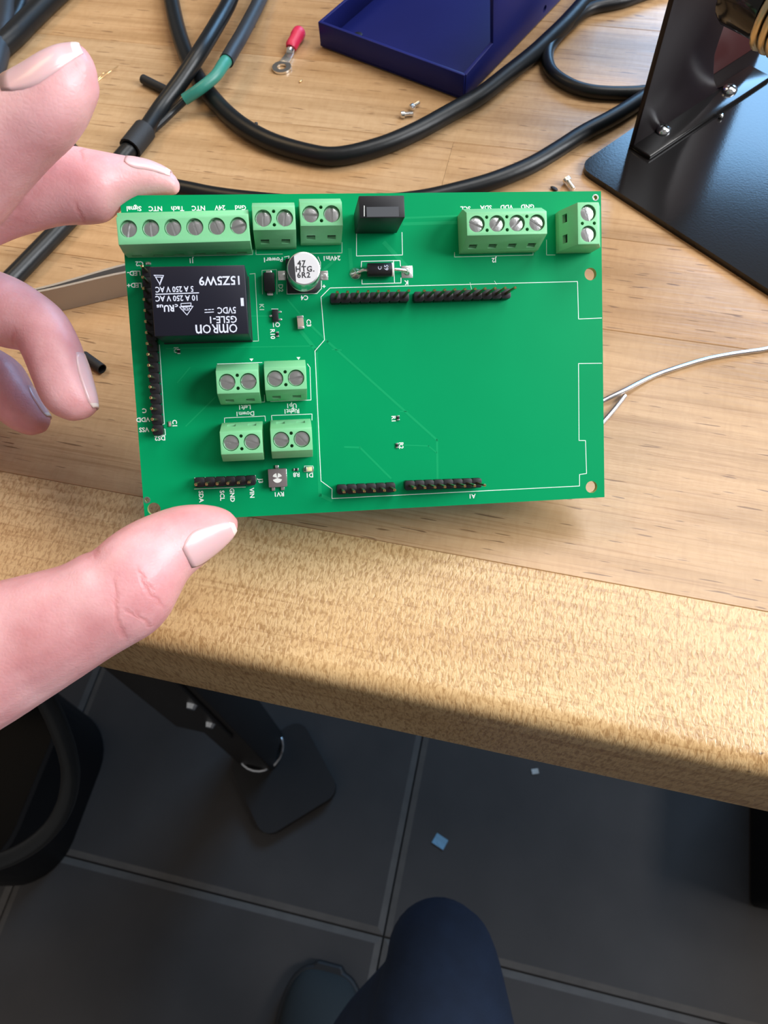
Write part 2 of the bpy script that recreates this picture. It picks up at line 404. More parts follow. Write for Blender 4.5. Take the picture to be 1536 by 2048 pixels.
def bench_leg(x0, x1, y0, y1, foot_rot, detail=True):
    g = link('leg', from_bm(box_bm(x0, x1, y0 - 350, y1 - 350, 14, BENCH_Z - TH, 2.0)), M['leg'], bench)
    auto_smooth(g.data)
    cx_, cy_ = (x0+x1)/2 + 36, (y0+y1)/2 - 26
    bmf = box_bm(-50, 50, -50, 50, 0, 14, 0)
    ve = [e for e in bmf.edges if abs(e.verts[0].co.z - e.verts[1].co.z) > .001]
    bmesh.ops.bevel(bmf, geom=ve, offset=.017, segments=6, affect='EDGES', profile=.5)
    fp = link('foot_plate', from_bm(bmf), M['leg'], g); auto_smooth(fp.data)
    fp.location = V((cx_, cy_ - 350, 0)); fp.rotation_euler = (0, 0, math.radians(foot_rot))
    if detail:
        ring = []
        for k in range(25):
            t = 2*math.pi*k/24; ring.append(((x0+x1)/2 + 27*math.cos(t), (y0+y1)/2 - 350 + 27*math.sin(t), 17))
        tube('levelling_ring', ring, 2.2, M['chrome'], g, n=10, curve=False, cap=False)
        p0, p1 = face_pt(384, 1409, y0-4), face_pt(421, 1447, y0-4)
        zt, zb = BENCH_Z - TH, face_pt(392, 1462, y0-4)[2]
        bp = box('gusset_plate', (x0-20, x1-6, y0-350-4, y0-350, zb, zt), M['leg'], g, 1.2)
        for p in (p0, p1):
            me = from_bm(cyl_bm(0, 0, 0, 4, 5, 20, 3.6), 'bolt'); auto_smooth(me)
            b = link('bolt', me, M['chrome'], g); b.location = V((p[0], y0-350-4, p[2])); b.rotation_euler = (math.pi/2, 0, 0)
    return g
bench_leg(-245, -200, 118, 163, 43)
bench_leg(560, 605, 118, 163, 43, False)
bench_leg(-245, -200, 540, 585, 0, False); bench_leg(560, 605, 540, 585, 0, False)
box('rail', (-240, 600, 128-350, 153-350, BENCH_Z-TH-40, BENCH_Z-TH), M['leg'], bench, 1.5)

# ================================================================== CIRCUIT BOARD
CORN = [(239.5, 391), (1202, 382.3), (1205.5, 994.5), (286, 1045)]
def homography(src, dst):
    A = []
    for (x, y), (u, v) in zip(src, dst):
        A.append([x, y, 1, 0, 0, 0, -u*x, -u*y, -u]); A.append([0, 0, 0, x, y, 1, -v*x, -v*y, -v])
    return np.linalg.svd(np.array(A))[2][-1].reshape(3, 3)
Hm = np.linalg.inv(np.array([[FPX, 0, PCX], [0, FPX, PCY], [0, 0, 1]])) @ homography([(0, 0), (1, 0), (1, 1), (0, 1)], CORN)
Hm /= Hm[2, 2]; BW = 122.4
Hm *= BW / np.linalg.norm(Hm[:, 0])
bx_ = Hm[:, 0] / BW
by_ = -Hm[:, 1]; by_ -= (by_ @ bx_) * bx_; BH = float(np.linalg.norm(by_)); by_ /= BH
BX, BY = ROT @ bx_, ROT @ by_; BZ = np.cross(BX, BY); BO = CAM + ROT @ Hm[:, 2]     # origin = photo's top-left corner
def on_board(px, py, h=0.):
    d = ray(px, py); o = BO + BZ*h; s = ((o - CAM) @ BZ) / (d @ BZ); p = CAM + d*s - o
    return float(p @ BX), float(p @ BY)
board = empty('circuit_board')
board.matrix_world = Matrix(((BX[0], BY[0], BZ[0], BO[0]*S), (BX[1], BY[1], BZ[1], BO[1]*S), (BX[2], BY[2], BZ[2], BO[2]*S), (0, 0, 0, 1)))
tag(board, 'green printed circuit board with black relay and green screw terminals held in the hand', 'circuit board')
BT = 1.6
# substrate with its drilled holes
bm = box_bm(0, BW, -BH, 0, -BT, 0); me = from_bm(bm, 'substrate')
cut = bmesh.new()
holes = [(1181, 548, 1.62), (1183, 974, 1.62), (308, 1018, 1.62), (1191, 395, .5), (294, 1000, .5)]
for px, py, rad in holes:
    x, y = on_board(px, py); cyl_bm(x, y, -3, 2, rad, 32, bm=cut)
sub = boolean(me, from_bm(cut), 'substrate')
sub.materials.clear(); sub.materials.append(M['pcb']); sub.materials.append(M['pcb_core'])
for p in sub.polygons: p.material_index = 0 if abs(p.normal.z) > .9 else 1
link('substrate', sub, None, board)
for px, py, rad in holes[3:]:
    x, y = on_board(px, py)
    bmr = bmesh.new(); ring = [(x + math.cos(t)*(rad+.18), y + math.sin(t)*(rad+.18)) for t in [2*math.pi*k/24 for k in range(25)]]
    link('via_ring', ribbon_mesh([ring], .3, 0, .03), M['tin'], board)

def btext(s, px, py, cap, rot=180, mat='silk', h=0., parent=None, bold=.035, spacing=1.0, name='printed_text', width=None):
    me = text_mesh(s, cap, bold=bold, spacing=spacing)
    o = link(name, me, M[mat], parent or board)
    x, y = on_board(px, py, h)
    o.location = (x*S, y*S, (h+.03)*S); o.rotation_euler = (0, 0, math.radians(rot))
    if width:
        ww = max(v.co.x for v in me.vertices) - min(v.co.x for v in me.vertices); o.scale = (width*S/ww, 1, 1)
    return o
C1 = 1.12
for s, x, y in (('Signal', 268, 417), ('NTC', 311, 417), ('Tach', 355, 417), ('NTC', 397, 416), ('24V', 440, 415), ('Gnd', 481, 415),
                ('J1', 382, 521), ('C2', 279, 527), ('LED-', 268, 546), ('LED+', 269, 570), ('C', 289, 821), ('VDD', 286, 839), ('VSS', 288, 859),
                ('DS2', 320, 876), ('Power1', 546, 519), ('24Vin1', 663, 516), ('C4', 609, 595), ('+', 648, 572), ('K', 813, 565), ('Q1', 552, 649),
                ('SCL', 931, 417), ('SDA', 972, 415), ('VDD', 1013, 414), ('GND', 1055, 413), ('J2', 988, 520), ('Left1', 489, 814), ('Up1', 583, 811),
                ('Down1', 490, 827), ('Right1', 583, 822), ('RV1', 558, 988), ('R8', 593, 949), ('D1', 619, 950), ('A1', 944, 992)):
    btext(s, x, y, C1)
for s, x, y in (('SDA', 402, 993), ('SCL', 444, 991), ('GND', 464, 990), ('VIN', 503.5, 986), ('J3', 521, 962), ('R1', 787, 838), ('R2', 802, 891),
                ('C1', 349, 847), ('R7', 352, 701), ('K1', 523, 615), ('D2', 561, 576), ('R10', 545, 668), ('C3', 617, 646)):
    btext(s, x, y, C1, -90, 'silk_dim' if s in ('R7', 'D2', 'K1') else 'silk')
def silk(name, lines, width=.17, mat='silk', z1=.03):
    L_ = [[on_board(*p) for p in ln] for ln in lines]
    return link(name, ribbon_mesh(L_, width, 0, z1), M[mat], board)
silk('shield_outline', [[(1203, 636), (1157, 638), (1155, 563), (660, 576), (642, 594), (649, 680), (630, 702), (642, 962), (664, 978), (664, 997), (1159, 972),
      (1159, 949), (1173, 947), (1171, 881), (1158, 881), (1157, 727), (1203, 726.5)]], .16)
silk('connector_outline', [[(258, 505), (258, 515), (505, 509), (506, 500)], [(512, 500), (512, 509), (565, 508)], [(600, 507), (684, 506), (684, 485)]], .14, 'silk_dim')
silk('converter_outline', [[(713, 465), (713, 512), (805, 510), (804, 465)]], .16)
silk('diode_outline', [[(723, 523), (800, 521), (801, 532)], [(723, 523), (722.5, 534)], [(724, 560), (724, 568), (802, 566), (802, 556)], [(787, 521), (789, 566)]], .18)
silk('relay_outline', [[(500, 548), (510, 547), (517, 682), (333, 688), (332, 676)]], .16, 'silk_dim')
silk('terminal_outline', [[(447, 800), (447, 806), (529, 804), (529, 790)], [(540, 798), (541, 803), (622, 800), (620, 735), (615, 728)],
      [(449, 845), (449, 836), (530, 832), (531, 842)], [(544, 842), (543, 831), (624, 828), (624, 840)], [(435, 728), (524, 725)]], .15)
for px, py in ((503, 720), (597, 717)):
    x, y = on_board(px, py)
    link('pin_marker', from_bm(prism_bm([(x-.5, y+.35), (x+.5, y+.35), (x, y-.35)], 'z', 0, .03)), M['silk'], board)
silk('connector_outline', [[(909, 505), (909, 514), (1066, 510), (1066, 503)], [(1093, 480), (1093, 510), (1110, 510)]], .14, 'silk_dim')
silk('header_outline', [[(389, 956), (491, 953)], [(389, 978), (491, 974)], [(500, 953), (511, 951), (512, 962)], [(319, 690), (329, 848), (323, 849)], [(326, 858), (330, 858), (331, 870), (322, 871)]], .14)
silk('diode_outline', [[(525, 588), (524, 541), (553, 539), (554, 588)]], .12, 'silk_dim')
silk('capacitor_outline', [[(574, 560), (574, 588), (634, 587), (643, 577), (643, 562)], [(569, 514), (578, 512), (577, 520)], [(636, 514), (641, 525), (641, 538)]], .16)
silk('led_outline', [[(626, 932), (609, 932), (608, 943), (626, 944)]], .12)
silk('transistor_outline', [[(543, 618), (556, 618)], [(553, 622), (556, 634)]], .13)
for a in ([(940, 565), (943, 578)], [(989, 562), (993, 569)]): silk('scratch', [a], .08)
# faint traces under the mask
def trace(pts, width=.45): silk('copper_trace', [pts], width, 'trace', .012)
trace([(576, 600), (600, 628)], .35); trace([(600, 630), (655, 683), (874, 880), (875, 958)], .55)
trace([(800, 890), (857, 892), (873, 905)], .3); trace([(690, 894), (720, 895), (781, 956)], .5)
trace([(665, 699), (682, 700)], .3); trace([(800, 823), (815, 823)], .25)
trace([(600, 660), (632, 700), (640, 990), (662, 1000)], .9); trace([(333, 697), (625, 692)], .25)
trace([(808, 436), (912, 432)], .5); trace([(808, 448), (912, 445)], .8); trace([(770, 487), (810, 530)], 1.1); trace([(642, 545), (668, 521)], .7)
trace([(700, 500), (703, 545)], .9); trace([(500, 632), (540, 632)], .25); trace([(372, 852), (430, 795)], .3); trace([(355, 765), (380, 735)], .25)

# ---- terminal blocks
def block_mesh(n, style):
    wd = 5.08*n
    if style == 'riser':
        prof = [(-4.4, 0), (-4.4, 5.5), (-3.6, 10.0), (2.7, 10.0), (2.7, 8.6), (4.0, 8.6), (4.4, 0)]
    else:
        prof = [(-5.0, 0), (-5.0, 2.6), (-2.75, 10.0), (2.75, 10.0), (4.6, 6.2), (4.6, 0)]
    me = from_bm(prism_bm(prof, 'x', -wd/2, wd/2, bevel=.14), 'terminal_block')
    cut = bmesh.new()
    for k in range(n):
        x = -wd/2 + 5.08*(k+.5)
        cyl_bm(x, 0, 8.2, 12, 2.0, 32, bm=cut)
        if style != 'riser': box_bm(x-1.05, x+1.05, -8, -2.2, 4.0, 5.9, bm=cut)
        else: box_bm(x-1.2, x+1.2, -8, -3.2, 1.0, 2.6, bm=cut)
        if k and style != 'riser':
            for yy in (-1.55, 1.55): cyl_bm(-wd/2 + 5.08*k, yy, 8.0, 12, .42, 16, bm=cut)
    out = boolean(me, from_bm(cut), 'terminal_block'); out.materials.clear(); out.materials.append(M['block']); return auto_smooth(out, 30)
def screw_mesh():
    me = from_bm(cyl_bm(0, 0, 0, 1.6, 1.86, 32, bevel=.12), 'screw')
    out = boolean(me, from_bm(box_bm(-3, 3, -.31, .31, .7, 3)), 'screw'); out.materials.clear(); out.materials.append(M['screw']); return auto_smooth(out, 30)
SCREW = screw_mesh()
BLK = {(2, 'k'): block_mesh(2, 'k'), (4, 'k'): block_mesh(4, 'k'), (6, 'riser'): block_mesh(6, 'riser')}
HOLE_SHADE = from_bm(box_bm(-1.03, 1.03, -3.75, -2.25, 4.03, 5.87))  # dark plug filling a wire hole, in place of the shade inside it
def terminal(px, rot, style, slots, label, lift=0.):
    n = len(px); P = [on_board(*p, 10.0) for p in px]
    cx_ = sum(p[0] for p in P)/n; cy_ = sum(p[1] for p in P)/n
    t = link('terminal_block', BLK[(n, style)], None, board); tag(t, label)
    t.location = (cx_*S, cy_*S, lift*S); t.rotation_euler = (0, 0, math.radians(rot))
    for k in range(n):
        x = -5.08*n/2 + 5.08*(k+.5)
        s = link('screw', SCREW, None, t); kk = k if abs(rot) < 100 else n-1-k
        s.location = (x*S, 0, 7.75*S); s.rotation_euler = (0, 0, math.radians(slots[kk]-rot))
        if style != 'riser':
            c = link('hole_shade', HOLE_SHADE, M['recess_black'], t); c.location = (x*S, 0, 0)
    return t
terminal([(257, 457), (301, 456.5), (345.5, 455), (389, 454), (433, 452), (476, 451)], 0.8, 'riser', [78, 90, 104, 104, 112, 14], 'six-way green screw terminal marked Signal to Gnd')
terminal([(525.7, 436), (570, 436)], 0, 'k', [86, 78], 'two-way green screw terminal marked Power1')
terminal([(620.6, 428), (664, 427.5)], 0, 'k', [-4, 88], 'two-way green screw terminal marked 24Vin1')
terminal([(952, 448), (994, 447), (1035, 446), (1075, 445)], .4, 'k', [-24, 52, 42, -34], 'four-way green screw terminal marked SCL to GND')
terminal([(1176.6, 425), (1177, 468)], -90, 'k', [106, 106], 'two-way green screw terminal turned sideways in the board corner')
terminal([(453.5, 764), (497, 763)], 0, 'k', [-18, 4], 'two-way green screw terminal marked Left1')
terminal([(550, 757), (592, 756)], 0, 'k', [-24, 10], 'two-way green screw terminal marked Up1')
terminal([(461.6, 886.6), (504, 883)], 180, 'k', [-14, -22], 'two-way green screw terminal marked Down1')
terminal([(562, 880), (604, 878)], 180, 'k', [-12, -48], 'two-way green screw terminal marked Right1')

# ---- relay
RH = 15.0
rc = [on_board(*p, RH) for p in ((301, 533), (490, 530), (497, 668), (307, 673))]
rx0, rx1 = (rc[0][0]+rc[3][0])/2, (rc[1][0]+rc[2][0])/2; ry1, ry0 = (rc[0][1]+rc[1][1])/2, (rc[2][1]+rc[3][1])/2
rl = empty('relay'); rl.parent = board; tag(rl, 'black relay with white print')
box('case', (rx0, rx1, ry0, ry1, .6, RH), M['relay'], rl, .25)
box('base', (rx0-.15, rx1+.15, ry0-.15, ry1+.15, 0, .7), M['blackplastic'], rl, .1)
def rtext(s, px, py, cap, width, bold=.03): return btext(s, px, py, cap, 180, 'print', RH, rl, bold, width=width)
PXM = 8.75
def logo_word():                                   # the maker's wordmark: all five letters at one height
    bm = bmesh.new(); x0 = 0.
    for chx, wl in (('O', 2.05), ('m', 2.35), ('R', 1.55), ('O', 2.05), ('n', 1.55)):
        me = text_mesh(chx, 2.0, bold=.02); co = [v.co for v in me.vertices]
        lx, hx = min(c.x for c in co), max(c.x for c in co); ly, hy = min(c.y for c in co), max(c.y for c in co)
        for v in me.vertices: v.co.x = (x0 + (v.co.x-lx)/(hx-lx)*wl)*S; v.co.y = ((v.co.y-ly)/(hy-ly)-.5)*2.05*S
        bm.from_mesh(me); x0 += wl + .22
    bmesh.ops.translate(bm, verts=bm.verts, vec=(-(x0-.22)/2*S, 0, 0)); return from_bm(bm, 'wordmark')
x, y = on_board(433, 657.5, RH); o = link('printed_text', logo_word(), M['print'], rl); o.location = (x*S, y*S, (RH+.03)*S); o.rotation_euler = (0, 0, math.pi); o.scale = (84/8.8/10.4, 1, 1)
rtext('G5LE-1', 445.5, 638.5, 1.55, 54/PXM); rtext('5VDC', 453.5, 620, 1.45, 37/PXM); rtext('15Z5W9', 440.5, 560.5, 1.95, 81/PXM, .05)
rtext('5 A 250 V AC', 349, 578, 1.25, 75/PXM); rtext('10 A 250 V AC', 354, 596, 1.25, 83/PXM)
rtext('us', 320, 613, .9, 1.5); rtext('c', 353, 612, .9, .7); rtext('RU', 338, 616, 1.45, 2.3, .06)
def rsilk(lines, wd=.16):
    link('printed_line', ribbon_mesh([[on_board(*p, RH) for p in ln] for ln in lines], wd, RH, RH+.03), M['print'], rl)
rsilk([[(312, 588.7), (397, 585.7)]], .22)
rsilk([[(410, 625), (427, 624)], [(410, 619.5), (414, 619.4)], [(417, 619.2), (421, 619)], [(424, 618.9), (427, 618.8)]], .18)
rsilk([[(359, 614), (386, 612.5), (374, 630), (359, 614)], [(362, 607), (382, 606), (382, 611.5), (362, 612.5), (362, 607)]], .16)
btext('VDE', 373, 617.5, .75, 180, 'print', RH, rl, .01, width=1.9)
rsilk([[(308, 550.5), (327, 551)], [(311, 554), (324, 554.5), (319.5, 568), (311, 554)], [(327, 551), (319.5, 570)], [(308, 550.5), (310, 552)]], .17)
a = on_board(481, 596, RH); b = on_board(488, 612, RH)
link('printed_mark', from_bm(box_bm(a[0], b[0], b[1], a[1], RH, RH+.03)), M['print'], rl)

# ---- dc-dc converter module
CH = 15.0
a, b = on_board(717.5, 391.5, CH), on_board(810, 435, CH)
cv = box('converter_module', (a[0], b[0], b[1], a[1], .4, CH), M['blackplastic'], board, .2); tag(cv, 'black converter module')
a, b = on_board(733, 414, CH), on_board(798, 433, CH)
link('printed_panel', from_bm(box_bm(a[0], b[0], b[1], a[1], CH, CH+.02)), M['print_grey'], cv)
l0, l1 = on_board(728.5, 412, CH), on_board(728.5, 432, CH)
link('printed_line', ribbon_mesh([[l0, l1]], .16, CH, CH+.03), M['silk'], cv)

# ---- electrolytic capacitor
ch = 9.6
cc = on_board(607.5, 537, ch); cr = (on_board(641.5, 537, ch)[0] - on_board(573.5, 537, ch)[0]) / 2
cp = empty('capacitor'); cp.parent = board; tag(cp, 'round aluminium capacitor marked 47 HTG. 6R2')
def lathe(name, prof, x, y, mat, parent, n=40):
    vs_, fs = [], []
    for r0, z in prof:
        for k in range(n): t = 2*math.pi*k/n; vs_.append(((x+r0*math.cos(t))*S, (y+r0*math.sin(t))*S, z*S))
    for i in range(len(prof)-1):
        for k in range(n): j = (k+1) % n; fs.append((i*n+k, i*n+j, (i+1)*n+j, (i+1)*n+k))
    fs.append(tuple(range((len(prof)-1)*n, len(prof)*n))); fs.append(tuple(range(n-1, -1, -1)))
    return link(name, auto_smooth(mesh(vs_, fs, name), 40), mat, parent)
lathe('can', [(cr-.05, .9), (cr, 1.2), (cr, 1.9), (cr-.3, 2.2), (cr-.3, 2.5), (cr, 2.8), (cr, ch-.45), (cr-.18, ch-.12), (cr-.5, ch)], *cc, M['alu'], cp)
lathe('can_top', [(cr-.45, ch-.05), (cr-.45, ch+.02)], *cc, M['alu_top'], cp)
rr = cr-.32; seg = [(cc[0]+rr*math.cos(t), cc[1]+rr*math.sin(t)) for t in [math.radians(126+k*(238-126)/20) for k in range(21)]]
link('polarity_mark', from_bm(prism_bm(seg, 'z', ch-.1, ch+.06)), M['print_black'], cp)
bq = cr+.15
link('base', auto_smooth(from_bm(prism_bm([(cc[0]-bq, cc[1]-bq), (cc[0]+bq-1.2, cc[1]-bq), (cc[0]+bq, cc[1]-bq+1.2), (cc[0]+bq, cc[1]+bq-1.2), (cc[0]+bq-1.2, cc[1]+bq), (cc[0]-bq, cc[1]+bq)], 'z', 0, 1.2, bevel=.15))), M['blackplastic'], cp)
for px in (564, 648):
    p = on_board(px, 551); box('solder_pad', (p[0]-1.0, p[0]+1.0, p[1]-1.15, p[1]+1.15, 0, .06), M['tin'], cp, .02)
    s_ = -1 if px < 600 else 1
    box('lead', (p[0]-.7, p[0]+.7, p[1]-.45, p[1]+.45, .06, .35), M['tin'], cp, .08)
for s, px, py in (('47', 603, 527), ('HTG.', 610, 538.5), ('6R2', 607.5, 550.5)):
    btext(s, px, py, 1.28, 0, 'print_black', ch+.03, cp, .04, spacing=1.15)

# ---- axial diode
dd = empty('axial_diode'); dd.parent = board; tag(dd, 'black axial diode with white band')
p0, p1 = on_board(735, 539, 2.6), on_board(787, 538, 2.6)
def xcyl(name, a, b, r, z, mat, parent, n=24, bevel=.2):
    me = from_bm(cyl_bm(0, 0, -.5*math.dist(a, b), .5*math.dist(a, b), r, n, bevel=bevel), name); auto_smooth(me)
    o = link(name, me, mat, parent); o.location = ((a[0]+b[0])/2*S, (a[1]+b[1])/2*S, z*S)
    o.rotation_euler = (0, math.pi/2, math.atan2(b[1]-a[1], b[0]-a[0])); return o
xcyl('body', p0, p1, 1.7, 1.9, M['blackplastic'], dd)
xcyl('band', (p1[0]-.45, p1[1]), (p1[0]+.02, p1[1]), 1.73, 1.9, M['white_plastic'], dd, bevel=.05)
q0, q1 = on_board(711, 547), on_board(814, 544)
tube('lead', [(p0[0]+.3, p0[1], 1.9), (p0[0]-1, p0[1], 1.9), (q0[0]+.6, q0[1]+.1, 1.4), (q0[0], q0[1], .1)], .42, M['tin'], dd, n=10)
tube('lead', [(p1[0]-.3, p1[1], 1.9), (p1[0]+1, p1[1], 1.9), (q1[0]-.5, q1[1]+.1, 1.3), (q1[0], q1[1], .1)], .42, M['tin'], dd, n=10)
lathe('solder_joint', [(1.55, 0), (1.5, .12), (1.1, .45), (.6, .95), (.3, 1.2)], *q0, M['tin'], dd, 24)
box('solder_pad', (q1[0]-1.45, q1[0]+1.45, q1[1]-1.5, q1[1]+1.5, 0, .08), M['tin'], dd, .03)
lathe('solder_joint', [(.9, .08), (.7, .5), (.35, 1.0)], *q1, M['tin'], dd, 20)
btext('65', 773, 535, 1.0, 90, 'print', 3.58, dd, .0); btext('C', 760, 536, .9, 90, 'print', 3.58, dd, .0)

# ---- pin headers: (first pin base px, last pin base px, count, pin tip height, plastic height)
PIN = from_bm(box_bm(-.32, .32, -.32, .32, -.5, 11.0, .12, 1)); 
hp = [(-1.27, -.85), (-.95, -1.24), (.95, -1.24), (1.27, -.85), (1.27, .85), (.95, 1.24), (-.95, 1.24), (-1.27, .85)]
HBODY = auto_smooth(from_bm(prism_bm(hp, 'z', 0, 2.54, bevel=.06)))
def header(pa, pb, n, label, tall=11.0):
    A, B = on_board(*pa, 2.5), on_board(*pb, 2.5)
    h = empty('pin_header'); h.parent = board; tag(h, label)
    mx, my = (A[0]+B[0])/2, (A[1]+B[1])/2; ang = math.atan2(B[1]-A[1], B[0]-A[0])
    h.location = (mx*S, my*S, 0); h.rotation_euler = (0, 0, ang); pitch = math.dist(A, B)/(n-1)
    for k in range(n):
        x = (k-(n-1)/2)*pitch
        b = link('housing', HBODY, M['blackplastic'], h); b.location = (x*S, 0, 0)
        p = link('pin', PIN, M['gold'], h); p.location = (x*S, 0, 0); p.scale = (1, 1, tall/11.0)
header((671, 596), (808, 593), 8, 'eight-pin black header above the blank green area')
header((838, 593), (1012, 587), 10, 'ten-pin black header above the blank green area')
header((684, 979), (781, 975), 6, 'six-pin black header along the lower board edge')
header((820, 971), (954, 966), 8, 'eight-pin black header along the lower board edge')
header((294, 543), (315, 860), 16, 'sixteen-pin black header down the left board side', 9.0)
header((399, 965), (501, 961), 6, 'six-pin black header marked SDA to VIN', 10.0)

# ---- small surface-mount parts
def smd(name, px, py, lx, ly, hz, body, ends, rot, label, endw=.28):
    x, y = on_board(px, py); g = empty(name); g.parent = board; g.location = (x*S, y*S, 0); g.rotation_euler = (0, 0, math.radians(rot)); tag(g, label)
    box('body', (-lx/2+endw, lx/2-endw, -ly/2, ly/2, .03, hz), body, g, min(.1, hz*.2))
    for s_ in (-1, 1):
        box('terminal', (s_*lx/2-(endw if s_ > 0 else 0)-.02, s_*lx/2+(endw if s_ < 0 else 0)+.02, -ly/2-.03, ly/2+.03, 0, hz+.02), ends, g, .04)
    return g
g = empty('surface_diode'); g.parent = board; x, y = on_board(539, 567); g.location = (x*S, y*S, 0); tag(g, 'black rectangular surface-mount diode')
box('body', (-1.35, 1.35, -2.3, 2.3, .2, 2.2), M['blackplastic'], g, .25)
for s_ in (-1, 1): box('terminal', (-.75, .75, s_*2.6-.45, s_*2.6+.45, 0, .9 if s_ > 0 else .5), M['tin'], g, .15)
smd('ceramic_capacitor', 601, 646, 3.2, 1.6, 1.3, M['ceramic'], M['tin'], 92, 'tan ceramic chip capacitor with silver ends', .5)
g = empty('transistor'); g.parent = board; x, y = on_board(551, 632); g.location = (x*S, y*S, 0); tag(g, 'tiny black three-leg transistor')
box('body', (-.75, .75, -1.5, 1.5, .15, 1.1), M['blackplastic'], g, .12)
for xx, yy in ((1.15, .95), (1.15, -.95), (-1.15, 0)): box('leg', (xx-.4, xx+.4, yy-.22, yy+.22, 0, .25), M['tin'], g, .06)
for px, py, rot, nm, lab in ((555, 669, 90, 'chip_resistor', 'tiny chip resistor beside the R10 mark'), (796, 836, 90, 'chip_resistor', 'tiny chip resistor beside the R1 mark'),
                        (794, 891, 90, 'chip_resistor', 'tiny chip resistor beside the R2 mark'), (592, 939, 0, 'chip_resistor', 'tiny chip resistor above the R8 mark'),
                        (358, 703, 90, 'chip_resistor', 'tiny chip resistor below the relay'), (340, 848, 90, 'chip_capacitor', 'tiny chip capacitor beside the C1 mark'),
                        (297, 527, 0, 'chip_capacitor', 'tiny chip capacitor beside the C2 mark')):
    smd(nm, px, py, 1.25, .65, .4, M['blackplastic'] if nm == 'chip_resistor' else M['ceramic'], M['tin'], rot, lab)
smd('indicator_led', 619, 938, 2.0, 1.1, .7, M['led'], M['tin'], 0, 'small yellow-white chip light', .3)
g = empty('trimmer'); g.parent = board; x, y = on_board(555, 955); g.location = (x*S, y*S, 0); tag(g, 'square grey-brown trimmer with white cross adjuster')
box('body', (-2.3, 2.3, -2.35, 2.35, .2, 2.1), M['trim_body'], g, .15)
box('edge_strip', (2.2, 2.45, -2.2, 2.2, .3, 2.0), M['tin'], g, .05)
for xx, yy in ((0, 2.7), (-1.2, -2.8), (1.2, -2.8)): box('terminal', (xx-.45, xx+.45, yy-.55, yy+.55, 0, .5), M['tin'], g, .08)
for a0, a1 in ((200, 340), (20, 80), (100, 160)):
    pts = [(0, 0)] + [(1.25*math.cos(math.radians(t)), 1.25*math.sin(math.radians(t))) for t in np.linspace(a0, a1, 9)]
    link('adjuster', from_bm(prism_bm(pts, 'z', 2.05, 2.2)), M['white_plastic'], g)
#PART3

# ================================================================== THINGS ON THE BENCH
def project(P):
    c = ROT.T @ (np.array(P, float) - CAM); return PCX + FPX*c[0]/c[2], PCY + FPX*c[1]/c[2], c[2]
def vplane(px, py, P0, v):                          # ray against the vertical plane through P0 along v -> (s along v, height above P0)
    n = np.array([v[1], -v[0], 0.]); d = ray(px, py); t = ((P0 - CAM) @ n) / (d @ n); q = CAM + d*t - P0
    return float(q @ v), float(q[2])
def unit(a): a = np.array(a, float); return a / np.linalg.norm(a)
def place(o, P): o.location = V(P); return o
def cable(name, pts, r, mat, label, cat='cable', **kw):
    """pts: (px, py, height of the axis above the bench or None to lie on it)"""
    P = [on_bench(p[0], p[1], r if len(p) < 3 else p[2]) for p in pts]
    base = P[0].copy(); base[2] = BENCH_Z
    o = link(name, tube_mesh([q - base for q in P], r, name=name, **kw), mat); o.location = V(base)
    return tag(o, label, cat)

# ---- cables
cable('power_cable', [(345, -300), (330, -170), (335, -70), (343, 0), (362, 80), (395, 155), (455, 228), (530, 278), (620, 307), (680, 312), (760, 293), (830, 264), (900, 226), (958, 193),
      (1010, 153), (1063, 111), (1101, 76), (1131, 47), (1169, 5), (1222, -55), (1300, -140), (1400, -280)], 3.5, M['rubber'], 'thick black cable curving in a wide U in front of the blue tray')
cable('looped_cable', [(1640, -90), (1480, -60), (1330, -25), (1250, 2), (1180, 18), (1140, 48), (1110, 78), (1095, 105), (1100, 138), (1124, 161), (1164, 179), (1217, 186), (1290, 184), (1345, 168), (1420, 110)], 2.6, M['rubber'],
      'thin black cable looping beside the soldering stand bracket')
cable('straight_cable', [(1400, 100), (1340, 158), (1263, 212), (1217, 240), (1164, 268), (1111, 302), (1059, 332), (988, 361), (918, 381), (840, 398), (740, 408), (600, 408), (500, 400), (430, 391), (380, 381),
      (310, 367), (235, 350), (180, 332), (146, 305), (128, 286), (95, 282), (40, 292), (-60, 310)], 3.2, M['rubber'], 'black cable running from the soldering stand behind the circuit board')
lead = empty('sleeved_cable'); Pb = on_bench(287, 267); lead.location = V(Pb)
tag(lead, 'black cable with a short collar sleeve and a thin green-sleeved branch wire', 'cable')
def sub(pts): return [on_bench(*p) - Pb for p in pts]
E_ = [(500, -260, 3.5), (494, -150, 4.5), (478, -60, 8), (460, 0, 9), (433, 50, 11), (400, 104, 11.5), (362, 162, 8), (321, 217, 5), (287, 267, 4.2), (262, 295, 4), (235, 326, 3.5), (195, 372, 3.5), (150, 425, 3.5), (112, 466, 3.5), (62, 518, 3.5), (24, 557, 3.5), (-60, 640, 3.5), (-140, 700, 3.5)]
tube('cord', sub(E_), 3.35, M['rubber'], lead)
tube('collar', sub([(290, 260, 4.4), (275, 279, 4.4), (260, 298, 4.4)]), 4.45, M['shrink'], lead, inner=3.5)
tube('branch_sheath', sub([(640, -260, 3), (590, -150, 3), (545, -55, 3), (515, 10, 5), (483, 71, 9), (467, 98, 10), (453, 122, 10.6)]), 3.0, M['rubber_matt'], lead)
tube('green_sleeve', sub([(456, 117, 10.4), (446, 130, 10.8), (430, 153, 10.4), (401, 177, 9), (369, 199, 6)]), [2.5, 2.5, 2.3, 2.25, 2.2], M['green_shrink'], lead)
tube('branch_wire', sub([(376, 195, 6.5), (360, 210, 5), (342, 227, 3.6), (322, 246, 3.2), (300, 265, 3.2), (280, 280, 3.5)]), 1.45, M['rubber'], lead, n=10)
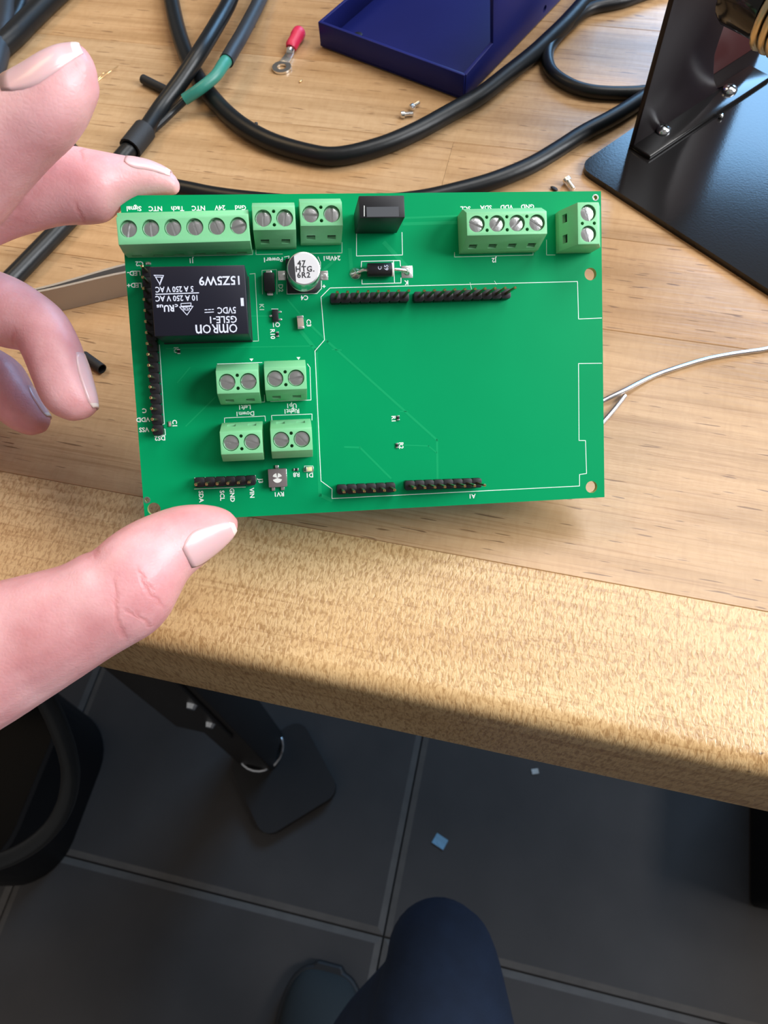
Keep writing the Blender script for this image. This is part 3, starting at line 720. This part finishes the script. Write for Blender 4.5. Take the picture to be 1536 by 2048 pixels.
cable('stray_cable', [(300, -240), (230, -140), (170, -70), (126, -25), (96, 3), (60, 38), (22, 76), (-30, 118), (-80, 150)], 4.9, M['rubber'], 'thick black cable slanting across the upper left bench corner')
cable('stray_cable', [(60, -260), (40, -160), (25, -80), (13, -20), (8, 40), (-4, 95), (-20, 150), (-60, 230)], 5.2, M['rubber_matt'], 'matt black cable running down the left picture edge')
cable('stray_cable', [(160, -240), (115, -160), (80, -90), (52, -30), (38, 15), (15, 55), (-40, 90)], 3.4, M['rubber'], 'thin black cable tucked between two thick ones in upper left corner', n=12)
cable('shrink_tube', [(286, 158), (310, 170), (336, 183), (352, 193)], 1.9, M['shrink'], 'short black tube end poking out beneath the sleeved cable', 'tubing', inner=1.5)
cable('shrink_tube', [(168, 712), (186, 725), (204, 738)], 1.75, M['shrink'], 'cut piece of hollow black tubing beside the ring finger', 'tubing', inner=1.45)
cable('solder_wire', [(1640, 672, .8), (1536, 697, .8), (1500, 703, .8), (1459, 709, .8), (1409, 719, .8), (1352, 736, .9), (1302, 754, 1.0), (1248, 781, 2.2), (1205, 802, 1.6), (1150, 832, .8), (1120, 865, .8), (1140, 890, .8), (1180, 872, .8),
      (1205, 845, .8), (1227, 820, .8), (1250, 791, .8)], .78, M['solder'], 'bent silver solder wire lying at the right of the circuit board', 'wire', n=10)
for i, pts in enumerate(([(236, 132, .3), (220, 143, 1.0), (200, 158, .3), (180, 175, .3)], [(215, 144, .3), (207, 146, 1.2), (198, 156, .4), (182, 172, .3)])):
    cable('copper_strand', pts, .12, M['copper'], ('long' if i == 0 else 'short curled') + ' hair-thin copper strand beside the index fingertip', 'wire', n=6)

# ---- blue tray
P0, P1, P2 = on_bench(641, 95), on_bench(926, 203), on_bench(1165, 10)
tx = unit(P1 - P0); ty = np.array([-tx[1], tx[0], 0.]); wid = float(np.linalg.norm(P1 - P0))
hl = vplane(637, 44, P0, tx)[1]
tray = empty('metal_tray', V(P0)); tray.rotation_euler = (0, 0, math.atan2(tx[1], tx[0])); tag(tray, 'blue sheet metal tray with a tall slanted side cheek', 'tray')
TD = 150.0
box('floor_panel', (0, wid, 0, TD, .6, 2.0), M['blue'], tray, .3)
box('front_lip', (0, wid, 0, 1.6, .6, hl), M['blue'], tray, .5)
box('side_lip', (0, 1.6, 1.0, TD, .6, hl), M['blue'], tray, .5)
q = [vplane(px, py, P1, ty) for px, py in ((932, 166), (985, 86), (985, 2))]
prof = [(.8, .6), (TD, .6), (TD, 95), (q[1][0] + 1.2, 95), (q[1][0], q[1][1]), (.8, min(hl + 1, q[0][1]))]
prof = [(.8, .6), (TD, .6), (TD, q[2][1] + 40), (q[2][0] + 8, q[2][1] + 40), (q[2][0], q[2][1]), (q[1][0], q[1][1]), (.8, hl)]
me = from_bm(prism_bm(prof, 'x', wid - 1.2, wid + .4, bevel=.25))
hs, hz = vplane(1088, 17, P1, ty)
cb = cyl_bm(0, 0, -5, 5, 1.5, 20); bmesh.ops.rotate(cb, verts=cb.verts, cent=(0, 0, 0), matrix=Matrix.Rotation(math.pi/2, 3, 'Y')); bmesh.ops.translate(cb, verts=cb.verts, vec=Vector((wid*S, hs*S, hz*S)))
ck = boolean(me, from_bm(cb), 'side_cheek'); ck.materials.clear(); link('side_cheek', auto_smooth(ck), M['blue'], tray)
hp_ = on_bench(716, 72, 2) - P0
cyl('hole_disc', float(hp_ @ tx), float(hp_ @ ty), 1.9, 2.8, 2.0, M['blackplastic'], tray, bevel=.3)  # black disc standing in for a hole, its darkness put in as colour

# ---- soldering stand
A = on_bench(1153, 342); B = on_bench(1536, 592)
u1 = unit(B - A); u2 = np.array([-u1[1], u1[0], 0.])
stand = empty('soldering_stand', V(A)); stand.rotation_euler = (0, 0, math.atan2(u1[1], u1[0])); tag(stand, 'black steel soldering iron stand with bracket and brass coil spring', 'soldering stand')
loc = lambda P: np.array([(P - A) @ u1, (P - A) @ u2, P[2] - A[2]])
dl = loc(on_bench(1262, 218))
bmf = box_bm(0, 190, 0, 130, 0, 2.4)
ve = [e for e in bmf.edges if abs(e.verts[0].co.z - e.verts[1].co.z) > .001]
bmesh.ops.bevel(bmf, geom=ve, offset=.006, segments=5, affect='EDGES', profile=.5)
link('base_plate', auto_smooth(from_bm(bmf), 30), M['stand'], stand)
F0, F1, F2 = on_bench(1257, 294, 2.4), on_bench(1478, 150, 2.4), on_bench(1297, 322, 2.4)
fv = unit(F1 - F0); fn = np.array([fv[1], -fv[0], 0.]); fl = float(np.linalg.norm(F1 - F0)); fw = float((F2 - F0) @ fn)
br = empty('bracket'); br.parent = stand; l0 = loc(F0); br.location = V(l0)
br.rotation_euler = (0, 0, math.atan2(fv[1], fv[0]) - math.atan2(u1[1], u1[0]))
box('flange', (0, fl + 6, -fw, 0, 0, 1.8), M['stand'], br, .5)
cur = [vplane(px, py, F0, fv) for px, py in ((1452, 186), (1436, 181), (1425, 171), (1420, 155), (1419, 137), (1421, 104), (1429, 78), (1439, 49), (1449, 20), (1458, -8))]
zt = cur[-1][1] + 45
prof = [(0, 0)] + [(s, max(z, .2)) for s, z in cur] + [(cur[-1][0] + 14, zt), (4, zt), (0, zt - 4)]
link('upright_plate', auto_smooth(from_bm(prism_bm(prof, 'x', 0, 2, bevel=.2))), M['stand_gloss'], br)
up = [o for o in br.children if o.name.startswith('upright_plate')][0]; up.rotation_euler = (0, 0, -math.pi/2)
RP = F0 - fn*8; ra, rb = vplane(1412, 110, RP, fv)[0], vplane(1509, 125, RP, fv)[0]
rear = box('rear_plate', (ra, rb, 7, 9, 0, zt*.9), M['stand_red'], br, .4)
for px, py in ((1326, 261), (1459, 181)):
    P = on_bench(px, py, 4.2); d = P - F0
    bs = empty('bracket_screw'); bs.parent = br; bs.location = V((d @ fv, -(d @ fn), 1.8))
    lathe('head', [(2.9, 0), (2.9, .7), (2.2, 1.6), (1.0, 2.0)], 0, 0, M['chrome'], bs, 24)
    box('cross_slot', (-1.5, 1.5, -.3, .3, 1.7, 2.1), M['recess_black'], bs); box('cross_slot', (-.3, .3, -1.5, 1.5, 1.7, 2.1), M['recess_black'], bs)
sr = 10.5
S0 = loc(on_bench(1552, 8, 74))
hel = [(S0[0] + 2.6*t/(2*math.pi), S0[1] + sr*math.sin(t), S0[2] + sr*math.cos(t)) for t in np.linspace(0, 2*math.pi*22, 22*20)]
tube('coil_spring', hel, 1.1, M['brass'], stand, n=8, curve=False)
tube('collar', [(S0[0]-13, S0[1], S0[2]), (S0[0]-11, S0[1], S0[2]), (S0[0]-1, S0[1], S0[2]), (S0[0]+0, S0[1], S0[2])], [8.6, 9.6, 9.6, 9.2], M['stand'], stand, n=28, curve=False)
tube('spring_core', [(S0[0]-1, S0[1], S0[2]), (S0[0]+58, S0[1], S0[2])], 8.4, M['stand'], stand, n=24, curve=False)

# ---- tweezers lying on edge
tw = empty('tweezers'); T0 = on_bench(60, 600); tw.location = V(T0); tag(tw, 'brushed steel tweezers lying on edge between hand and circuit board', 'tweezers')
def arm(pix, hts, name):
    C_ = [on_bench(px, py, 0) - T0 for px, py in pix]; C_ = catmull(C_, 6); hh = np.interp(np.linspace(0, 1, len(C_)), np.linspace(0, 1, len(hts)), hts)
    T = np.gradient(np.array(C_), axis=0); vs_, fs = [], []
    for c, t, h in zip(C_, T, hh):
        n = np.array([-t[1], t[0], 0]); n = n / np.linalg.norm(n) * .45; zc = 5.2
        for sgn, z in ((1, zc - h/2), (1, zc + h/2), (-1, zc + h/2), (-1, zc - h/2)): vs_.append((c + n*sgn + [0, 0, z]) * S)
    for i in range(len(C_) - 1):
        for k in range(4): j = (k+1) % 4; fs.append((i*4+k, i*4+j, i*4+4+j, i*4+4+k))
    fs += [(3, 2, 1, 0), tuple(range(len(vs_)-4, len(vs_)))]
    me = mesh(vs_, fs); bm = bmesh.new(); bm.from_mesh(me); bmesh.ops.recalc_face_normals(bm, faces=bm.faces); bm.to_mesh(me); bm.free()
    return link(name, me, M['steel'], tw)
arm([(40, 636), (130, 619), (250, 591), (400, 560), (560, 556), (640, 553)], [10, 10, 10, 8, 4, 1.2], 'near_arm')
arm([(40, 632), (130, 612), (250, 577), (400, 538), (560, 541), (640, 551)], [10, 10, 10, 8, 4, 1.2], 'far_arm')

# ---- ring terminal
rt = empty('ring_terminal'); R0 = on_bench(564, 138); R1 = on_bench(601, 78); rt.location = V(R0); dv = unit(R1 - R0); rt.rotation_euler = (0, 0, math.atan2(dv[1], dv[0]))
tag(rt, 'ring crimp terminal with a red sleeve lying left of the blue tray', 'crimp terminal')
ln = float(np.linalg.norm(R1 - R0))
bm = cyl_bm(0, 0, .2, 1.1, 4.1, 36); me = boolean(from_bm(bm), from_bm(cyl_bm(0, 0, -1, 3, 1.95, 28)), 'ring'); me.materials.clear(); link('ring', auto_smooth(me), M['tin'], rt)
link('neck', auto_smooth(from_bm(prism_bm([(3.4, -2.1), (ln*.5, -1.5), (ln*.5, 1.5), (3.4, 2.1)], 'z', .3, 1.3, bevel=.15))), M['tin'], rt)
tube('barrel', [(ln*.42, 0, 1.7), (ln*.62, 0, 2.5)], 1.7, M['tin'], rt, n=18, curve=False)
tube('sleeve', [(ln*.52, 0, 2.3), (ln*.56, 0, 2.7), (ln*.8, 0, 2.9), (ln*.84, 0, 3.0), (ln*.98, 0, 3.0), (ln*1.02, 0, 3.0)], [2.2, 2.6, 2.6, 2.95, 2.95, 2.5], M['red'], rt, n=22, curve=False, inner=1.6)

# ---- loose screws and crumbs
def loose_screw(pa, pb, rh, rs, label):
    a, b = on_bench(*pa, rs), on_bench(*pb, rs); v = unit(b - a); L_ = float(np.linalg.norm(b - a))
    g = empty('loose_screw', V(np.array([a[0], a[1], BENCH_Z]))); g.rotation_euler = (0, 0, math.atan2(v[1], v[0])); tag(g, label, 'screw', 'loose screws on the bench')
    tube('head', [(-.9, 0, rh), (-.6, 0, rh), (.7, 0, rh*.9)], [rh*.6, rh, rh], M['tin'], g, n=16, curve=False)
    pts = []; rad = []
    for k in range(17): pts.append((.6 + (L_-.6)*k/16, 0, rh - (rh-rs)*.6*k/16)); rad.append(rs if k % 2 else rs*.82)
    rad[-1] = rs*.4
    tube('shank', pts, rad, M['tin'], g, n=12, curve=False)
loose_screw((805, 231), (827, 228), 1.35, .95, 'silver screw lying flat, the nearer of two below the blue tray')
loose_screw((824, 216), (838, 206), 1.3, .85, 'silver screw standing askew, the farther of two below the blue tray')
loose_screw((1134, 364), (1148, 381), 1.6, .9, 'silver screw beside the soldering stand base and board corner')
def crumb(name, px, py, r, mat, label, cat, sq=(1, 1, 1)):
    bm = bmesh.new(); bmesh.ops.create_icosphere(bm, subdivisions=2, radius=r*S)
    for v in bm.verts: v.co *= 1 + random.uniform(-.22, .22); v.co = Vector((v.co.x*sq[0], v.co.y*sq[1], v.co.z*sq[2]))
    o = link(name, from_bm(bm), mat, smooth=True); o.location = V(on_bench(px, py, r*sq[2]*.9)); tag(o, label, cat); return o
crumb('plastic_crumb', 512, 248, .85, M['shrink'], 'tiny dark crumb beside the wide U of the thick cable', 'crumb')
crumb('plastic_crumb', 508, 53, .5, M['shrink'], 'tiny dark speck beside the green-sleeved branch wire', 'crumb')
crumb('plastic_crumb', 1109, 378, 1.1, M['shrink'], 'tiny flat black scrap beside the screw at the board corner', 'crumb', (1.5, .7, .5)).rotation_euler = (0, 0, -.6)
crumb('wire_clipping', 602, 162, .55, M['copper'], 'tiny bright wire clipping near the red ring terminal', 'clipping', (.7, 2.0, .7)).rotation_euler = (0, 0, -.3)
w_ = crumb('solder_bead', 1443, 232, .9, M['tin'], 'tiny solder bead lying on the soldering stand base', 'bead'); w_.location = V(on_bench(1443, 232, 2.4 + .8))

# ================================================================== UNDER THE BENCH
pts = [(10, 1300, 330), (60, 1345, 345), (98, 1410, 360), (120, 1460, 370), (136, 1510, 380), (141, 1552, 388), (132, 1604, 396), (106, 1652, 404), (62, 1692, 410), (0, 1722, 416), (-90, 1740, 420), (-200, 1700, 420)]
P = [cam_pt(*p) for p in pts]; hb = np.array([P[5][0], P[5][1], P[5][2]])
hose = empty('hanging_cable', V(hb)); tag(hose, 'glossy black cable hanging in a loop below the bench at lower left', 'cable')
tube('sheath', [p - hb for p in P], 4.6, M['rubber'], hose, n=18)
cs = catmull([p - hb for p in P], 8)
tocam = lambda c: unit(CAM - (c + hb))
for i0, i1 in ((58, 60), (60, 62), (63, 65), (65, 67), (67, 69), (70, 71)):     # pale lettering too blurred to read
    c0, c1 = cs[i0], cs[min(i1, len(cs)-1)]
    side = np.cross(unit(c1 - c0), tocam(c0))
    q_ = [c + tocam(c)*4.1 + side*2.2 for c in (c0 + (c1-c0)*.12, c0 + (c1-c0)*.85)]
    tube('printed_mark', q_, .35, M['paper_white'], hose, n=6, curve=False)
# bin
Pc = on_floor(195, 1790)
def rrect(x0, x1, y0, y1, r, n=8):
    out = []
    for cx_, cy_, a0 in ((x1-r, y1-r, 0), (x0+r, y1-r, 90), (x0+r, y0+r, 180), (x1-r, y0+r, 270)):
        for k in range(n+1): t = math.radians(a0 + 90*k/n); out.append((cx_ + r*math.cos(t), cy_ + r*math.sin(t)))
    return out
bn = empty('waste_bin'); cr_ = on_floor(150, 1835)
bx0 = on_floor(170, 1800); bn.location = V((bx0[0] - 40, bx0[1] - 4, 0)); tag(bn, 'black rounded waste bin on the floor at lower left', 'bin')
def bin_shell():
    vs_, fs = [], []; n = 36
    rings = [(0, 0), (0, 2), (150, 8), (155, 11), (155, 6), (150, 3), (8, -4)]
    for z, o in rings:
        for x, y in rrect(-250-o, 0+o, 0-o, 200+o, 60+o): vs_.append((x*S, y*S, z*S))
    for i in range(len(rings)-1):
        for k in range(n): j = (k+1) % n; fs.append((i*n+k, i*n+j, i*n+n+j, i*n+n+k))
    fs += [tuple(range(n-1, -1, -1)), tuple(range((len(rings)-1)*n, len(rings)*n))]
    return auto_smooth(mesh(vs_, fs), 40)
link('shell', bin_shell(), M['bin'], bn)
# dark box at right
q0 = on_floor(1497, 1812); q1 = on_floor(1490, 1640)
bb = empty('storage_box'); bb.location = V((q0[0], q0[1], 0)); tag(bb, 'black box on the floor under the right end of the bench', 'box')
box('body', (0, 190, 0, 200, 0, 150), M['bin'], bb, 6, 3); box('lid', (-2, 192, -2, 202, 150, 162), M['bin'], bb, 4, 3)
# scraps on the floor
for nm, px, py, sx, sy, rot, mat, lab in (('paper_scrap', 880, 1683, 12, 15, 70, 'paper_blue', 'small blue paper scrap on the dark floor tiles'), ('paper_scrap', 1070, 1543, 8, 6, 20, 'paper_white', 'tiny white scrap on the floor just below bench edge')):
    p = on_floor(px, py); vs_ = []
    bm = bmesh.new(); bmesh.ops.create_grid(bm, x_segments=4, y_segments=4, size=.5)
    for v in bm.verts: v.co = Vector((v.co.x*sx*S, v.co.y*sy*S, (.8 + 1.6*abs(v.co.x)*random.random())*S))
    r_e = bmesh.ops.extrude_face_region(bm, geom=bm.faces[:]); bmesh.ops.translate(bm, vec=(0, 0, .0003), verts=[v for v in r_e['geom'] if isinstance(v, bmesh.types.BMVert)])
    o = link(nm, from_bm(bm), M[mat]); o.location = V((p[0], p[1], 0)); o.rotation_euler = (0, 0, math.radians(rot)); tag(o, lab, 'paper')

# ================================================================== THE PERSON
TWO = 2*math.pi
class Loft:
    """sections: (Ax, Ay, Bx, By, z, ratio): the two outline points of the limb in the photo and the depth of its axis (mm)"""
    def __init__(self, secs, tip=None, per=5, front=None):
        rows = []
        for s in secs:
            A_, B_ = cam_pt(s[0], s[1], s[4]), cam_pt(s[2], s[3], s[4])
            rows.append(np.concatenate([(A_ + B_)/2, A_, [s[5] if len(s) > 5 else .95]]))
        rows = np.array(catmull(rows, per)); self.C = rows[:, :3]; self.W = rows[:, 3:6] - rows[:, :3]; self.ratio = rows[:, 6]
        self.tip = cam_pt(*tip) if tip is not None else None
        self.n = len(rows)
        self.F = []
        T = np.gradient(self.C, axis=0)
        for i in range(self.n):
            c = np.cross(self.W[i], T[i]); c /= np.linalg.norm(c)
            if c @ (CAM - self.C[i]) < 0: c = -c
            self.F.append(c * np.linalg.norm(self.W[i]) * self.ratio[i])
        self.F = np.array(self.F)
    def at(self, s, phi, off=0.):                    # s in 0..n-1
        i = min(int(s), self.n-2); f = s - i
        C = self.C[i]*(1-f) + self.C[i+1]*f; W = self.W[i]*(1-f) + self.W[i+1]*f; F = self.F[i]*(1-f) + self.F[i+1]*f
        d = math.cos(phi)*W + math.sin(phi)*F
        return C + d + unit(d)*off
    def geo(self, verts, faces, n=20):
        base = len(verts)
        for i in range(self.n):
            for k in range(n): verts.append(self.at(i, TWO*k/n))
        for i in range(self.n - 1):
            for k in range(n): j = (k+1) % n; a = base + i*n; faces.append((a+k, a+j, a+n+j, a+n+k))
        faces.append(tuple(range(base+n-1, base-1, -1)))
        last = base + (self.n-1)*n
        if self.tip is not None:
            t = len(verts); verts.append(self.tip)
            for k in range(n): faces.append((last+k, last+(k+1) % n, t))
        else: faces.append(tuple(range(last, last+n)))
index = Loft([(-420, 470, -330, 700, 186, .9), (-300, 380, -190, 590, 180, .95), (-160, 285, -50, 475, 174), (-75, 212, 22, 393, 170), (0, 166, 82, 330, 167), (60, 138, 126, 290, 165), (100, 112, 160, 248, 164), (132, 96, 182, 206, 163.5, .92), (154, 91, 191, 172, 163, .88), (172, 98, 194, 146, 163, .8)], (187, 119, 163))
middle = Loft([(-420, 560, -400, 760, 204, .9), (-300, 480, -300, 660, 198, .95), (-170, 410, -190, 575, 193), (-70, 372, -85, 520, 190), (20, 345, 0, 480, 188.5), (85, 315, 55, 462, 188), (140, 297, 115, 448, 188), (185, 303, 172, 446, 188.5), (220, 309, 210, 441, 189, .92), (246, 313, 238, 420, 189.5, .9), (272, 318, 268, 402, 190, .95), (300, 324, 300, 394, 190.5, .98), (330, 336, 334, 391, 191, .95), (350, 349, 356, 388, 191, .9)], (363, 371, 191))
ring = Loft([(-420, 600, -400, 800, 222, .9), (-300, 560, -300, 730, 218, .95), (-160, 525, -150, 690, 213), (-50, 530, -40, 686, 210), (25, 552, 14, 697, 207), (84, 587, 36, 700, 205), (125, 622, 46, 708, 204), (154, 672, 56, 732, 203), (170, 715, 70, 768, 203), (184, 762, 86, 805, 203, .92), (193, 798, 106, 828, 203, .88), (194, 820, 140, 843, 203, .8)], (174, 838, 203))
pinky = Loft([(-420, 660, -400, 830, 240, .9), (-300, 620, -300, 770, 238, .95), (-180, 620, -180, 740, 234), (-80, 648, -130, 765, 229), (-15, 690, -82, 790, 226), (34, 722, -40, 815, 224), (65, 772, -5, 838, 223), (88, 810, 28, 861, 223, .92), (102, 838, 60, 872, 223, .85)], (93, 864, 223))
thumb = Loft([(-560, 1190, -420, 1560, 184, .7), (-380, 1215, -230, 1560, 185, .75), (-230, 1212, -90, 1512, 186, .8), (-110, 1190, 10, 1455, 186, .85), (-10, 1163, 92, 1402, 186, .85), (68, 1144, 168, 1352, 185, .88), (124, 1129, 222, 1316, 185, .92), (164, 1108, 268, 1289, 185.5), (188, 1100, 306, 1266, 186), (218, 1074, 338, 1232, 187, .95), (258, 1048, 358, 1194, 188.5, .92), (305, 1027, 379, 1155, 190, .9), (352, 1012, 410, 1128, 191.5, .85), (398, 1008, 442, 1102, 192.5, .8), (434, 1012, 464, 1080, 193, .8), (459, 1021, 476, 1062, 193.5, .8)], (479, 1041, 193.5))
palm = [Loft([(-2000, 1200, -1850, 1850, 150, .8), (-1450, 980, -1330, 1560, 155, .75), (-1050, 800, -950, 1400, 168, .62), (-800, 680, -700, 1340, 180, .5), (-580, 560, -480, 1260, 190, .45), (-400, 520, -330, 900, 198, .45)])]
hv, hf = [], []
for l in (index, middle, ring, pinky, thumb, *palm): l.geo(hv, hf)
person = empty('person'); PB = cam_pt(-500, 1000, 210)
person.location = (0, -.25, 0)
tag(person, 'person in dark blue jeans and black shoe gripping the circuit board with bare left hand', 'person')
PO = np.array([0, -250., 0])
me = mesh([(v - PO)*S for v in hv], hf, 'hand')
bm = bmesh.new(); bm.from_mesh(me); bmesh.ops.recalc_face_normals(bm, faces=bm.faces); bm.to_mesh(me); bm.free()
tmp = bpy.data.objects.new('tmp', me); COL.objects.link(tmp)
md = tmp.modifiers.new('r', 'REMESH'); md.mode = 'VOXEL'; md.voxel_size = .0009
ms = tmp.modifiers.new('s', 'SMOOTH'); ms.factor = .5; ms.iterations = 5
dg = bpy.context.evaluated_depsgraph_get(); hand_me = bpy.data.meshes.new_from_object(tmp.evaluated_get(dg)); bpy.data.objects.remove(tmp)
hand_me.materials.clear(); hand = link('hand', hand_me, M['skin'], person, smooth=True); tag(hand, 'bare left hand')
def nail(l, s0, s1, p0, p1, off=.22, name='fingernail', taper=.25, tipk=.22):
    """plate on the loft surface: s range along the finger, phi range (degrees) around it"""
    nu, nv = 14, 12; vs_, fs = [], []
    for lay in (0, 1):
        for i in range(nu+1):
            u = i/nu; s = s0 + (s1-s0)*u
            k = 1 - taper*(1-min(1, u/.35))**2 - tipk*max(0, (u-.7)/.3)**2
            for j in range(nv+1):
                v = j/nv; ph = math.radians((p0+p1)/2 + (v-.5)*(p1-p0)*k); e = min(v, 1-v, u*1.2)
                o = off*(.1 + .9*min(1, e*5)) - (.6 if lay else 0.) + (.12*max(0, u-.85)/.15 if u > .85 else 0)
                vs_.append((l.at(s, ph, o) - PO)*S)
    st = (nu+1)*(nv+1)
    for i in range(nu):
        for j in range(nv):
            a = i*(nv+1)+j; fs.append((a, a+1, a+nv+2, a+nv+1)); fs.append((st+a, st+a+nv+1, st+a+nv+2, st+a+1))
    rim = [j for j in range(nv)] ; 
    for j in range(nv):
        fs.append((j, st+j, st+j+1, j+1)); a = nu*(nv+1)+j; fs.append((a, a+1, st+a+1, st+a))
    for i in range(nu):
        a = i*(nv+1); fs.append((a, a+nv+1, st+a+nv+1, st+a)); a += nv; fs.append((a, st+a, st+a+nv+1, a+nv+1))
    me = mesh(vs_, fs, name); bm = bmesh.new(); bm.from_mesh(me); bmesh.ops.recalc_face_normals(bm, faces=bm.faces); bm.to_mesh(me); bm.free()
    me.materials.append(M['nail']); me.materials.append(M['nail_tip'])
    for p in me.polygons:
        if p.index < 2*nu*nv and (p.index//2)//nv >= nu-2: p.material_index = 1
    return link(name, me, None, hand, smooth=True)
nail(thumb, 56.5, 74.5, 88, 172, taper=.5, tipk=.42)
nail(index, 22.5, 42.5, 0, 98, taper=.4)
nail(middle, 47, 63.5, -25, 82, taper=.4)
nail(ring, 39, 54, -60, 38)
nail(pinky, 30, 39, -60, 30)
# trouser leg: hip (below the frame), knee dome, shin, foot
K0 = cam_pt(884, 1900, 500); foot = on_floor(690, 2080); kn = K0
def limb(name, pts, rad, mat): return tube(name, [np.array(p) - PO for p in pts], rad, mat, person, n=32, per=8)
limb('trouser_leg', [kn + np.array([95, -430, 40]), kn + np.array([62, -300, 36]), kn + np.array([30, -150, 24]), kn + np.array([10, -55, 10]), kn + np.array([0, -4, -4]), kn + np.array([-5, -30, -50]), kn + np.array([-34, -90, -150]),
     (foot[0]+25, foot[1]-60, 130), (foot[0]+12, foot[1]-70, 70)], [84, 76, 62, 48, 35, 34, 40, 44, 44], M['denim'])
# shoe
sv, sf = [], []; n = 24
toe = on_floor(655, 1935, 30)
secs = [(0, 10, 10, 14), (6, 24, 22, 20), (22, 36, 34, 24), (50, 43, 46, 30), (90, 44, 60, 38), (130, 40, 78, 48), (165, 36, 92, 58), (200, 36, 94, 60), (235, 34, 80, 50), (250, 22, 50, 34)]
secs = [tuple(q) for q in catmull(secs, 5)]
for d, wv, ht, _ in secs:
    for k in range(n):
        t = TWO*k/n; x = wv*math.cos(t); z = 16 + (ht-16)*max(0, math.sin(t))**.8 if math.sin(t) > 0 else 16 + 6*math.sin(t)
        sv.append(np.array([toe[0] + x + d*.10, toe[1] - d, z]) - PO)
for i in range(len(secs)-1):
    for k in range(n): j = (k+1) % n; sf.append((i*n+k, i*n+j, i*n+n+j, i*n+n+k))
sf += [tuple(range(n-1, -1, -1)), tuple(range((len(secs)-1)*n, len(secs)*n))]
shoe = link('shoe', mesh([v*S for v in sv], sf), M['shoe'], person, smooth=True)
out = []
for d, wv, _, _ in secs: out.append((wv+4, d))
poly = [(toe[0] + x + d*.10, toe[1] - d + (4 if d == 0 else 0)) for x, d in out] + [(toe[0] - x + d*.10, toe[1] - d + (4 if d == 0 else 0)) for x, d in out[::-1]]
link('sole', from_bm(prism_bm([(x - PO[0], y - PO[1]) for x, y in poly], 'z', 1, 20, bevel=3)), M['shoe_sole'], shoe)

# ================================================================== ROOM WALLS (out of the frame)
box_ = lambda name, d: tag(link(name, from_bm(box_bm(*d)), principled(name + '_paint', (.24, .23, .22), .8, var=(4, .05))), kind='structure')
box_('wall_back', (-1700, 1960, 2700, 2760, -9, 2900)); box_('wall_right', (2300, 2360, -1300, 2760, -9, 2900))
